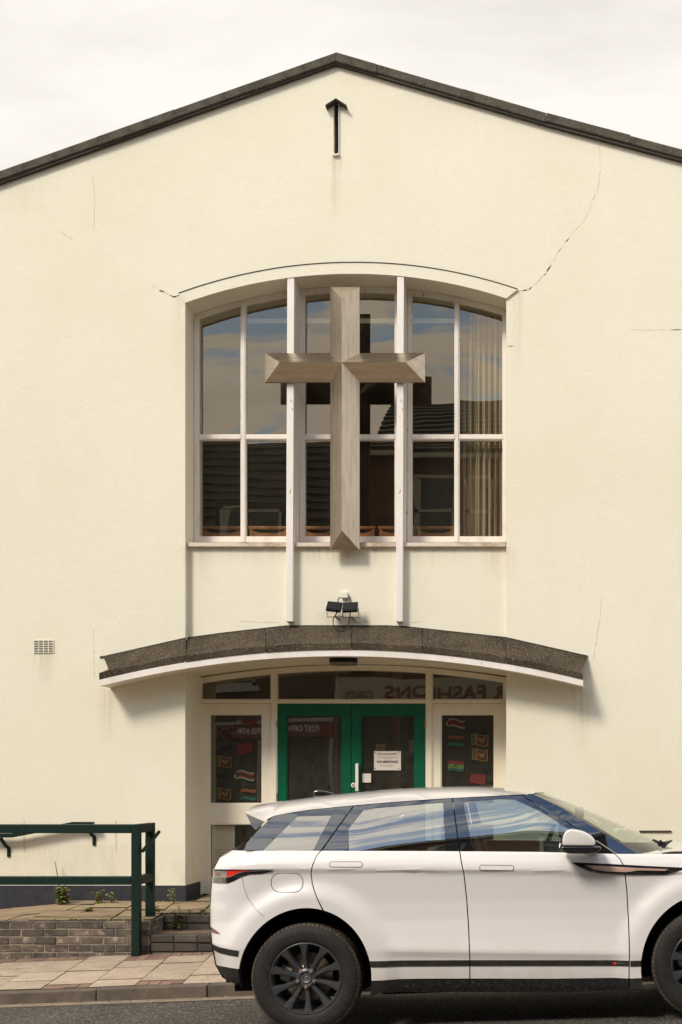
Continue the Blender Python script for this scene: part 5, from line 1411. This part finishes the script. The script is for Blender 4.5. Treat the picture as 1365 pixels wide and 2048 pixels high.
    gp('window_surround', [(926.3,1603),(1000,1598.5),(1030,1599.5),(1080,1622),(1136,1657),(1183,1705.5),(1229,1707.5),(1192,1681),(1110,1630.5),(1043,1591),(1000,1592.2),(925.4,1596.2)], M['frit'])
    gp('front_side_window', [(947,1702.5),(1182.5,1705.5),(1135.5,1657.2),(1080,1622.4),(1029.5,1599.8),(1000,1598.9),(926.5,1603.4)], M['car_glass'], depth=0, off=-.003)
    gp('front_pillar', [(1045,1590.5),(1112,1629.5),(1194,1680),(1232,1708),(1276,1708),(1200,1661.5),(1120,1613.5),(1067,1588.2)], M['frit'])
    gp('chrome_strip', [(1192,1681.5),(1233,1708.3),(1236,1708.3),(1193,1680)], M['grey_metal'], off=.002)
    gp('spoiler_fin', [(492.5,1628),(529,1644),(512,1660),(504.5,1653)], M['gloss_black'])

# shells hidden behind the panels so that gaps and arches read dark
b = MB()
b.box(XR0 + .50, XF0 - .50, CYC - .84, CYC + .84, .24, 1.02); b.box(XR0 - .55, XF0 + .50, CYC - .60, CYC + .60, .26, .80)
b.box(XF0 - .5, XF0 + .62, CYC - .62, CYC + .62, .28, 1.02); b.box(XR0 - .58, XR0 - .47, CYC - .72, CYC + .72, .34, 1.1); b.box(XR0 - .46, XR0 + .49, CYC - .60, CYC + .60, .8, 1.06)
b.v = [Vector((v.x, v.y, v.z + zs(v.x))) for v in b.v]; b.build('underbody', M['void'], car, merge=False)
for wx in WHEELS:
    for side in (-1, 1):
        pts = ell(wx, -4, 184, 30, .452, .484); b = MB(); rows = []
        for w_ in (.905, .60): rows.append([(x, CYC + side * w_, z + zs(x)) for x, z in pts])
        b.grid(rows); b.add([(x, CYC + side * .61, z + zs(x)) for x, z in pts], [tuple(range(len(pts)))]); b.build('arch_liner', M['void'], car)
# roof
ctr_px = [(487,1620),(500,1616.5),(520,1611.5),(560,1603.5),(640,1592.5),(700,1586),(800,1577.3),(880,1573.6),(960,1573),(1040,1578),(1090,1585.5)]
ctr = [raw(p, q, CYC) for p, q in ctr_px]
side_path = [(491,1623.5),(510,1633),(529,1642),(547,1632),(600,1622),(668,1614.4),(708,1610.6),(800,1602.8),(905,1596),(1000,1591),(1066,1587.6)]
roofb = MB(); rows = []
cols = []
for (a, c) in zip(side_path[:4], side_path[1:4]):
    for k in range(4): cols.append((lerp(a[0], c[0], k / 4), lerp(a[1], c[1], k / 4)))
for k in range(61):
    p = lerp(547, 1066, k / 60); cols.append((p, sinterp(side_path[3:], p)))
for (p, q) in cols:
    x, z = conv(p, q, wg); w_ = wg(x, z); row = []
    zc_ = sinterp(ctr, x)
    if x <= ctr[0][0]: zc_ = ctr[0][1]
    front = max(0, (x - conv(1000, 1591, wg)[0]) / .35)
    for i in range(29):
        u = -1 + i * 2 / 28; uu = math.copysign(abs(u) ** .8, u)
        s_ = 1 - abs(uu) ** 2.3
        xx = x + front * .075 * (1 - uu * uu) - (0 if p > 530 else .03 * (1 - uu * uu))
        zz = z + (max(zc_, z) - z) * s_
        row.append((xx, CYC + uu * (w_ + .003), zz + zs(xx)))
    rows.append(row)
roofb.grid(rows); roof = roofb.build('roof', M['paint'], car, smooth_=True, auto=.9, recalc=True)
xe = conv(529,1642.5,wg); xs0 = conv(491,1624,wg)
b = MB(); b.grid([[(xs0[0], CYC + s * .60, xs0[1] - .004 + zs(xs0[0])) for s in (-1, 0, 1)], [(xe[0], CYC + s * .64, xe[1] + zs(xe[0])) for s in (-1, 0, 1)]]); b.build('spoiler_underside', M['satin_black'], car)
b = MB()
ta, tb_ = conv(529,1643,wg), conv(462,1699,wg)
b.grid([[(lerp(ta[0], tb_[0], k / 8) - .05 * (1 - s * s) * k / 8, CYC + s * lerp(.62, .66, k / 8), lerp(ta[1], tb_[1], k / 8) + zs(ta[0])) for s in [-1 + i / 6 for i in range(13)]] for k in range(9)])
b.build('rear_window', M['car_glass_dark'], car, smooth_=True)
# shark-fin aerial
p0, p1 = raw(628, 1594, CYC), raw(674, 1590, CYC)
pts = [raw(p, q, CYC) for p, q in [(628,1581),(640,1580),(655,1582),(666,1586),(674,1592),(630,1596)]]
b = MB(); b.prism([(x, z + zs(x)) for x, z in pts], CYC - .028, CYC + .028); b.build('aerial_fin', M['gloss_black'], car, bevel=.012, seg=3, smooth_=True)
# windscreen
b = MB(); rows = []
a0, a1 = conv(1067,1588,wg), conv(1277,1708,wg); c0, c1 = raw(1090,1585.5,CYC), raw(1334,1692,CYC)
for k in range(13):
    t = k / 12; row = []
    sx_, sz_ = lerp(a0[0], a1[0], t), lerp(a0[1], a1[1], t) + .02 * math.sin(t * math.pi) * 0; cx_, cz_ = lerp(c0[0], c1[0], t), lerp(c0[1], c1[1], t) + .012 * math.sin(t * math.pi)
    w_ = lerp(wg(*a0), wg(*a1), t)
    for i in range(21):
        u = -1 + i / 10; s_ = 1 - abs(u) ** 2.4
        x = lerp(sx_, cx_, s_); row.append((x, CYC + u * w_, lerp(sz_, cz_, s_) + zs(x)))
    rows.append(row)
b.grid(rows); b.build('windscreen', M['windscreen'], car, smooth_=True)
# bonnet, nose and tail
b = MB(); rows = []
bx0, bx1 = raw(1280, 1705, CYC - .8)[0], 1.84
for k in range(15):
    t = k / 14; x = lerp(bx0, bx1, t); row = []
    for i in range(21):
        u = -1 + i / 10; w_ = min(wside(x, zbelt(x)) - .01, .86)
        cr = .022 * (1 - abs(u) ** 2.2)
        z = zbelt(x) + cr - .05 * smooth((t - .7) / .3)
        if t < .25 and abs(u) < .98: z -= 0.0
        xx = x + .245 * (1 - abs(u) ** 2.4) * (1 - t)
        row.append((xx, CYC + u * w_, z + zs(x)))
    rows.append(row)
b.grid(rows); b.build('bonnet', M['paint'], car, smooth_=True)
b = MB(); q = [conv(p, r_, wside) for p, r_ in ((1326,1706.5),(1345,1703.8),(1370,1703.2),(1372,1706.2),(1345,1706.8))]
b.prism([(x, z + zs(x)) for x, z in q], CYC - .86, CYC - .80); b.build('bonnet_shut_line', M['satin_black'], car)  # black sliver drawn for the dark shut line between bonnet and wing
def endcap(name, xf, sgn, m, zlo, zhi, wfrac=1.0):
    b = MB(); rows = []
    for k in range(22):
        z = lerp(zlo, zhi, k / 21); x0 = xf(z); w_ = wside(x0 + (.002 if sgn < 0 else -.002), z)
        rows.append([(x0 + sgn * .07 * (1 - (i / 8 - 1) ** 2), CYC + (i / 8 - 1) * w_, z + zs(x0)) for i in range(17)])
    b.grid(rows); return b.build(name, m, car, smooth_=True)
endcap('tailgate', xrear, -1, M['paint'], .52, 1.245); endcap('rear_bumper', xrear, -1, M['satin_black'], .34, .518)
endcap('nose', lambda z: xfront(z) - .0, 1, M['paint'], .62, 1.07); endcap('front_bumper', lambda z: xfront(z) - .02, 1, M['satin_black'], .25, .618)
b = MB(); b.box(1.80, 1.985, CYC - .86, CYC - .52, .84, .94); b.v = [Vector((v.x - (abs(v.y - CYC) - .52) * .4, v.y, v.z + zs(v.x))) for v in b.v]; b.build('headlight', M['clear_lens'], car, bevel=.02)
b = MB(); b.box(1.80, 1.985, CYC + .52, CYC + .86, .84, .94); b.v = [Vector((v.x - (abs(v.y - CYC) - .52) * .4, v.y, v.z + zs(v.x))) for v in b.v]; b.build('headlight', M['clear_lens'], car, bevel=.02)
# parcel of dark interior
def cbox(name, x0, x1, y0, y1, z0, z1, m, bev=.03, shear=0.0):
    b = MB(); b.box(x0, x1, y0, y1, z0, z1); b.v = [Vector((v.x + (v.z - z0) * shear, v.y, v.z + zs(v.x))) for v in b.v]; return b.build(name, m, car, bevel=bev, seg=3, smooth_=True, auto=.9)
cbox('cabin_floor', XR0 - .5, XF0 - .4, CYC - .83, CYC + .83, 1.03, 1.06, M['satin_black'], 0)
XSF = raw(960, 1690, 9.3)[0]
for yy in (-.40, .40):
    cbox('seat', XSF - .10, XSF + .06, CYC + yy - .24, CYC + yy + .24, .98, 1.32, M['seat'], .05, -.28); cbox('headrest', XSF - .25, XSF - .15, CYC + yy - .13, CYC + yy + .13, 1.335, 1.46, M['seat'], .04)
    cbox('seat', XSF - 1.02, XSF - .88, CYC + yy - .30, CYC + yy + .30, .98, 1.30, M['seat'], .05, -.28); cbox('headrest', XSF - 1.12, XSF - 1.03, CYC + yy - .13, CYC + yy + .13, 1.30, 1.41, M['seat'], .04)
cbox('dashboard', XSF + .62, XSF + 1.05, CYC - .78, CYC + .78, 1.0, 1.135, M['seat'], .05)
b = MB(); cS = Vector((XSF + .46, CYC + .40, 1.13 + zs(XSF))); ring = [cS + Vector((.07 * math.cos(k*math.pi/12), .19 * math.sin(k*math.pi/12), .18 * math.cos(k*math.pi/12))) for k in range(24)]
b.tube(ring, .016, 8, closed=True); b.build('steering_wheel', M['seat'], car, smooth_=True)
b = MB(); r_ = raw(1160, 1612, CYC); b.box(r_[0] - .035, r_[0] + .03, CYC - .12, CYC + .12, r_[1] - .09, r_[1] - .01); b.v = [Vector((v.x, v.y, v.z + zs(v.x))) for v in b.v]; b.build('rear_view_mirror', M['black_plastic'], car, bevel=.02)
# door mirror, near side and its twin
for side in (-1, 1):
    Yo, Yi = CYC + side * 1.13, CYC + side * .93
    ref = CYC - 1.06
    cap_px = [(1125.5,1691),(1125,1681),(1127,1670),(1131,1662),(1139,1658),(1152,1658.5),(1168,1662.5),(1181,1669.5),(1189.5,1678),(1191,1684),(1190,1691.5)]
    low_px = [(1123.5,1700),(1123.5,1691.6),(1190,1692),(1203,1692.6),(1201,1699),(1192,1705),(1170,1707),(1140,1706.5),(1128,1704.5)]
    def pr(L_): return [(WX(p, ref), WZ(q, ref)) for p, q in L_]
    mo = None
    b = MB(); y0, y1 = sorted((Yo, Yi)); b.prism(pr(cap_px), y0, y1); mo = b.build('door_mirror', M['paint'], car, bevel=.022, seg=4, smooth_=True, auto=1.0)
    b = MB(); b.prism(pr(low_px), y0 + .006, y1 - .004); b.build('mirror_base', M['gloss_black'], mo, bevel=.014, seg=3, smooth_=True, auto=1.0)
    b = MB(); b.prism(pr([(1122.3,1700),(1122.3,1680),(1125,1667),(1130,1660.5),(1131,1663),(1127.5,1671),(1125.6,1682),(1125.6,1700)]), y0 + .02, y1 - .02); b.build('mirror_rim', M['gloss_black'], mo, bevel=.004)
    b = MB(); ys = sorted((CYC + side * .80, CYC + side * .95)); b.box(WX(1172, ref), WX(1200, ref), ys[0], ys[1], WZ(1704, ref), WZ(1694, ref)); b.build('mirror_arm', M['gloss_black'], mo, bevel=.01)
# wiper at the foot of the windscreen
wp = raw(1326, 1690, CYC - .25)
b = MB(); b.tube([W(1306,1679,CYC - .2), W(1318,1685,CYC - .22), W(1328,1689,CYC - .25), W(1344,1681.5,CYC - .1)], [.006,.012,.02,.006], 6); b.tube([W(1321,1680,CYC - .25), W(1326,1692,CYC - .25), W(1325,1699,CYC - .3)], [.008,.018,.022], 6); b.build('wiper', M['black_plastic'], car)

# wheels
WRAD = .371
def make_wheel(wx, side):
    Yw = CYC + side * .915                          # outer face of the tyre
    c = Vector((wx, Yw, .373 + zs(wx))); s = -side  # inward direction along Y
    rt = .240                                       # rim radius
    prof = [(rt + .002, .012), (rt + .012, .004), (rt + .030, .002), (rt + .065, -.004), (rt + .095, .002), (rt + .112, .012), (WRAD - .010, .022)]
    b = MB(); n = 72
    b.lathe([(r, s * y) for r, y in prof], c, n); tyre = b.build('tyre', M['rubber'], car, pivot=c, smooth_=True, auto=.9)
    # the inner half and the carcass below the tread
    b = MB(); b.lathe([(WRAD - .010, s * .022), (WRAD - .006, s * .05), (WRAD - .006, s * .19), (WRAD - .02, s * .225), (rt, s * .235)], c, n); b.build('tyre_carcass', M['rubber'], tyre, pivot=c, smooth_=True, auto=.9)
    # tread blocks
    b = MB(); nb = 76
    for k in range(nb):
        g0, g1 = 2*math.pi*(k + .09)/nb, 2*math.pi*(k + .91)/nb
        sk = .35 * 2*math.pi/nb
        def pt(r, y, g): return (c.x + r*math.sin(g), c.y + s*y, c.z + r*math.cos(g))
        for (ya, yb_, ra, rb_) in ((.012, .060, WRAD - .020, WRAD), (.066, .115, WRAD - .002, WRAD), (.121, .170, WRAD - .002, WRAD), (.176, .222, WRAD, WRAD - .014)):
            o_ = sk if ya > .06 else 0
            v = [pt(ra, ya, g0 + o_), pt(ra, ya, g1 + o_), pt(rb_, yb_ if ya > .06 else .030, g1 + o_), pt(rb_, yb_ if ya > .06 else .030, g0 + o_)]
            low = [pt(WRAD - .022, ya + .002, g0 + o_), pt(WRAD - .022, ya + .002, g1 + o_), pt(WRAD - .022, yb_, g1 + o_), pt(WRAD - .022, yb_, g0 + o_)]
            top2 = [pt(ra, ya, g0 + o_), pt(ra, ya, g1 + o_), pt(rb_, yb_, g1 + o_), pt(rb_, yb_, g0 + o_)]
            if ya < .06:
                top2 = [pt(WRAD - .016, ya, g0), pt(WRAD - .016, ya, g1), pt(WRAD, yb_, g1), pt(WRAD, yb_, g0)]
                mid = [pt(WRAD - .003, .026, g0), pt(WRAD - .003, .026, g1)]
                b.add(low + [top2[0], top2[1], mid[1], mid[0], top2[2], top2[3]], [(4,5,6,7), (7,6,8,9), (0,4,7,9,3), (1,2,8,6,5), (0,1,5,4)])
            else: b.hexa(low, top2)
    b.build('tread', M['tread'], tyre, pivot=c, merge=False)
    # rim barrel, lip and dish
    b = MB(); b.lathe([(rt + .004, s*.012), (rt - .004, s*.006), (rt - .012, s*.016), (rt - .022, s*.05), (rt - .03, s*.19), (.05, s*.20)], c, n); b.build('rim', M['rim'], tyre, pivot=c, smooth_=True, auto=.7)
    b = MB(); b.lathe([(.165, s*.115), (.165, s*.13), (.07, s*.13)], c, 48); b.lathe([(.165, s*.115), (.085, s*.112), (.06, s*.10)], c, 48); b.build('brake_disc', M['disc'], tyre, pivot=c)
    b = MB(); pp = [(-.19, -.02), (-.12, -.05), (-.10, .05), (-.17, .09), (-.2, .05)]; b.prism([(c.x + x, c.z + z) for x, z in pp], c.y + s*.085, c.y + s*.135); b.build('brake_caliper', M['grey_metal'], tyre, bevel=.01)
    # spokes: ten twisted blades, wide at the rim
    b = MB(); yh, yr = .030, .012
    for k in range(10):
        g = math.radians(97 - 36 * k); d = Vector((math.cos(g), 0, math.sin(g))); t = Vector((-d.z, 0, d.x)) * (-1 if False else 1)
        def q(r, o, y): return c + d*r + t*o + Vector((0, s*y, 0))
        sec = [(.050, -.026, .012, .034), (.095, -.019, .010, .030), (.150, -.022, .010, .022), (.200, -.036, .012, .014), (rt - .006, -.050, .020, .009)]
        rows = []
        for r, o0, o1, y in sec:
            rows.append([q(r, o0 - .004, y + .038), q(r, o0, y + .008), q(r, o0 + .006, y), q(r, lerp(o0, o1, .5), y - .002), q(r, o1 - .004, y + .001), q(r, o1, y + .008), q(r, o1 + .003, y + .038)])
        bb = MB(); bb.grid(rows); bb.build('spoke', M['rim'], tyre, pivot=c, smooth_=True, auto=.55)
    b = MB(); b.lathe([(0, s*.022), (.026, s*.022), (.029, s*.026), (.034, s*.026), (.052, s*.020), (.066, s*.028), (.07, s*.06)], c, 40); b.build('hub', M['rim'], tyre, pivot=c, smooth_=True, auto=.6)
    b = MB(); b.lathe([(.023, s*.0195), (.0265, s*.018), (.0275, s*.022)], c, 32)
    r1 = [c + Vector((.0135*math.cos(a*math.pi/10)*.8 + .004*math.sin(a*math.pi/10), s*.0205, .0105*math.sin(a*math.pi/10)*1.35)) for a in range(20)]
    b.tube(r1, .0016, 6, closed=True); b.tube([c + Vector((-.006, s*.0205, .006)), c + Vector((.0, s*.0205, .0)), c + Vector((.006, s*.0205, -.006))], .0014, 6); b.build('hub_emblem', M['grey_metal'], tyre, pivot=c)
    for k in range(5):
        g = math.radians(-90 + 72 * k); p = c + Vector((.057*math.cos(g), 0, .057*math.sin(g)))
        b = MB(); b.lathe([(0, s*.008), (.008, s*.009), (.0105, s*.012), (.0105, s*.030)], p, 12); b.lathe([(.0105, s*.026), (.015, s*.022), (.017, s*.030)], p, 12); b.build('wheel_nut', M['lug'], tyre, pivot=c, smooth_=True, auto=.7)
    b = MB(); g = math.radians(-36); d = Vector((math.cos(g), 0, math.sin(g))); b.tube([c + d*.232 + Vector((0, s*.02, 0)), c + d*.205 + Vector((0, s*.012, 0))], .0035, 6); b.build('valve', M['grey_metal'], tyre, pivot=c)
for wx in WHEELS:
    for side in (-1, 1): make_wheel(wx, side)

# ------------------------------------------------------------------ the terrace across the street (seen in the glass)
FYO = -0.9
def house(x0, x1, eave, ridge, m, label, wins, dormers=(), stacks=(), yr=-5.2):
    h = thing('terrace_house', label, 'building', ((x0 + x1) / 2, FYO, 0), group='terrace houses across the street')
    b = MB(); b.add([(x0, FYO, -.5), (x1, FYO, -.5), (x1, FYO, eave), (x0, FYO, eave), (x0, -9.5, -.5), (x1, -9.5, -.5), (x1, -9.5, eave), (x0, -9.5, eave), (x0, yr, ridge), (x1, yr, ridge)],
        [(1,0,3,2), (4,5,6,7), (0,4,7,8,3), (5,1,2,9,6)]); b.build('wall', m, h)
    b = MB(); e_ = .25; b.hexa([(x0, FYO + e_, eave - .1), (x1, FYO + e_, eave - .1), (x1, yr, ridge - .05), (x0, yr, ridge - .05)], [(x0, FYO + e_, eave + .02), (x1, FYO + e_, eave + .02), (x1, yr, ridge + .1), (x0, yr, ridge + .1)])
    b.hexa([(x0, -9.8, eave - .1), (x1, -9.8, eave - .1), (x1, yr - .01, ridge - .05), (x0, yr - .01, ridge - .05)], [(x0, -9.8, eave + .02), (x1, -9.8, eave + .02), (x1, yr - .01, ridge + .1), (x0, yr - .01, ridge + .1)]); rf = b.build('roof', M['slate'], h)
    n = int(math.dist((FYO, eave), (yr, ridge)) / .34); b = MB()
    for k in range(n):
        t0_ = k / n; y = lerp(FYO + e_, yr, t0_); z = lerp(eave + .02, ridge + .1, t0_); t1_ = (k + 1) / n; y1 = lerp(FYO + e_, yr, t1_); z1 = lerp(eave + .02, ridge + .1, t1_)
        b.add([(x0, y + .03, z + .012), (x1, y + .03, z + .012), (x1, y + .03, z + .055), (x0, y + .03, z + .055), (x1, y1, z1 + .015), (x0, y1, z1 + .015)], [(0,1,2,3), (3,2,4,5)])
    so = b.build('tile_courses', M['slate'], rf); so['kind'] = 'stuff'
    b = MB(); b.box(x0, x1, FYO + .18, FYO + .30, eave - .16, eave - .05); b.build('gutter', M['far_white'], h)
    def win(a, c, z0, z1, y):
        f = MB(); t = .07
        for q in ((a, a + t, z0, z1), (c - t, c, z0, z1), (a, c, z0, z0 + t), (a, c, z1 - t, z1), (a, c, (z0+z1)/2 - .035, (z0+z1)/2 + .035)): f.box(q[0], q[1], y - .02, y + .06, q[2], q[3])
        f.box(a - .08, c + .08, y - .02, y + .12, z0 - .10, z0)
        w = f.build('window', M['far_white'], h, merge=False)
        b = MB(); b.box(a + .02, c - .02, y - .01, y + .02, z0 + .02, z1 - .02); b.build('pane', M['far_glass'], w)
        b = MB(); b.prism([(a + .07, z0 + .07), (a + .07 + (c-a)*.12, z0 + .07), (a + .07 + (c-a)*.06, (z0+z1)/2), (a + .07 + (c-a)*.14, z1 - .07), (a + .07, z1 - .07)], y + .022, y + .03); b.build('net_curtain', M['far_white'], w)
    for w in wins: win(*w, FYO)
    for (a, c, z0, z1) in dormers:
        yd = lerp(FYO, yr, max(0, (z0 - .1 - eave) / (ridge - eave))) + .05
        b = MB(); b.box(a - .12, c + .12, yd - 2.2, yd - .001, z0 - .15, z1 + .10); b.build('dormer', M['slate'], h); win(a, c, z0, z1, yd)
    for (sx_, n_) in stacks:
        b = MB(); b.box(sx_ - .45, sx_ + .45, yr - .35, yr + .35, ridge - .6, ridge + 1.0); ch = b.build('chimney', M['red_brick_far'], rf)
        for k in range(n_):
            x = sx_ - .32 + k * .64 / max(1, n_ - 1); b = MB(); b.tube([(x, yr, ridge + 1.0), (x, yr, ridge + 1.35)], .11, 10); b.build('chimney_pot', M['red_brick_far'], rf)
    return h
h1 = house(-13.6, -4.23, 5.7, 10.6, M['stock_far'], 'brown brick terrace house with a long tiled roof and white dormer, above the post office', [(-12.6,-11.4,3.9,5.3), (-10.4,-9.2,3.9,5.3), (-8.0,-6.8,3.9,5.3)], [(-7.65,-6.35,6.9,8.15)], [(-11.2,4)])
h2 = house(-4.17, 3.2, 9.25, 11.35, M['red_brick_far'], 'taller red brick terrace house with white sash windows, above the fashion shop', [(-3.08,-2.12,7.05,8.75), (-1.95,-1.35,7.05,8.75), (.4,1.5,7.05,8.75), (-3.0,-1.9,4.7,6.3), (.4,1.5,4.7,6.3)], [], [(2.4,4)], yr=-4.9)
h3 = house(3.26, 11.5, 5.9, 10.2, M['stock_far'], 'brown brick terrace house to the right of the red brick one', [(4.2,5.4,3.9,5.3), (6.6,7.8,3.9,5.3), (9.2,10.4,3.9,5.3)], [], [(7.4,4)])
h4 = house(-24.0, -13.66, 5.8, 9.9, M['red_brick_far'], 'long red brick terrace house at the far left of the row', [(-22.4,-21.2,3.9,5.3), (-19.6,-18.4,3.9,5.3), (-16.4,-15.2,3.9,5.3)], [], [(-18.6,4)])
# shop fronts
def sign_text(body, x0, x1, zc_, hgt, m, parent, y, off=.003):
    o = text_mesh('sign_lettering', body, 1.0, m, parent, ((x0 + x1) / 2, y, zc_), off=off / hgt, ext=.006, rotz=math.pi)
    xs_ = [v.co.x for v in o.data.vertices]; zz_ = [v.co.z for v in o.data.vertices]
    o.scale = ((x1 - x0) / (max(xs_) - min(xs_)), 1, hgt / (max(zz_) - min(zz_))); return o
b = MB(); b.box(-4.95, 1.6, FYO + .06, FYO + .16, 3.50, 4.12); sg = b.build('fascia_sign', M['sign_cream'], h2)
sign_text('R FASHIONS', -3.80, -1.02, 3.79, .285, M['sign_ink'], sg, FYO + .165, .006)
sign_text('GENTS', -4.70, -4.06, 3.74, .17, M['sign_ink'], sg, FYO + .165, .001); sign_text('LADIES', -2.75, -2.2, 3.57, .09, M['sign_ink'], sg, FYO + .165)
b = MB(); b.box(-4.5, 3.1, FYO + .004, FYO + .05, -.2, 3.5); b.build('shop_front', M['shop_dark'], h2)
for k in range(5):
    b = MB(); x = -4.4 + k * 1.7; b.box(x, x + .09, FYO + .05, FYO + .10, -.1, 3.45); b.build('shop_mullion', M['far_white'] if k % 2 else M['sign_cream'], h2)
b = MB(); b.box(-13.4, -5.0, FYO + .02, FYO + .16, 2.72, 3.06); sr = b.build('fascia_sign', M['sign_red'], h1)
sign_text('POST OFFICE', -6.14, -5.32, 2.89, .15, M['sign_white'], sr, FYO + .165)
sign_text('FREE ATM', -7.15, -6.62, 2.89, .15, M['sign_white'], sr, FYO + .165)
b = MB(); b.box(-13.4, -5.0, FYO + .02, FYO + .22, 3.07, 3.17); b.build('shop_cornice', M['far_white'], h1)
b = MB(); b.box(-13.4, -4.75, FYO + .004, FYO + .05, -.3, 2.70); b.build('shop_front', M['shop_dark'], h1)
for k in range(6):
    b = MB(); x = -13.2 + k * 1.62; b.box(x, x + .08, FYO + .05, FYO + .10, -.3, 2.68); b.build('shop_mullion', M['grey_metal'], h1)
b = MB(); rows = [[(x, y, zroad(x, 3.4) + .12) for x in (-40, 0, 40)] for y in (-2, 3.3)]; b.grid(rows)
b.grid([[(x, 3.3, zroad(x, 3.4) + .12) for x in (-40, 0, 40)], [(x, 3.3, zroad(x, 3.4) - .1) for x in (-40, 0, 40)]])
tag(b.build('far_pavement', M['slab'], pivot=(0, 1, 0)), 'pavement on the photographer side of the street', 'pavement', kind='structure')
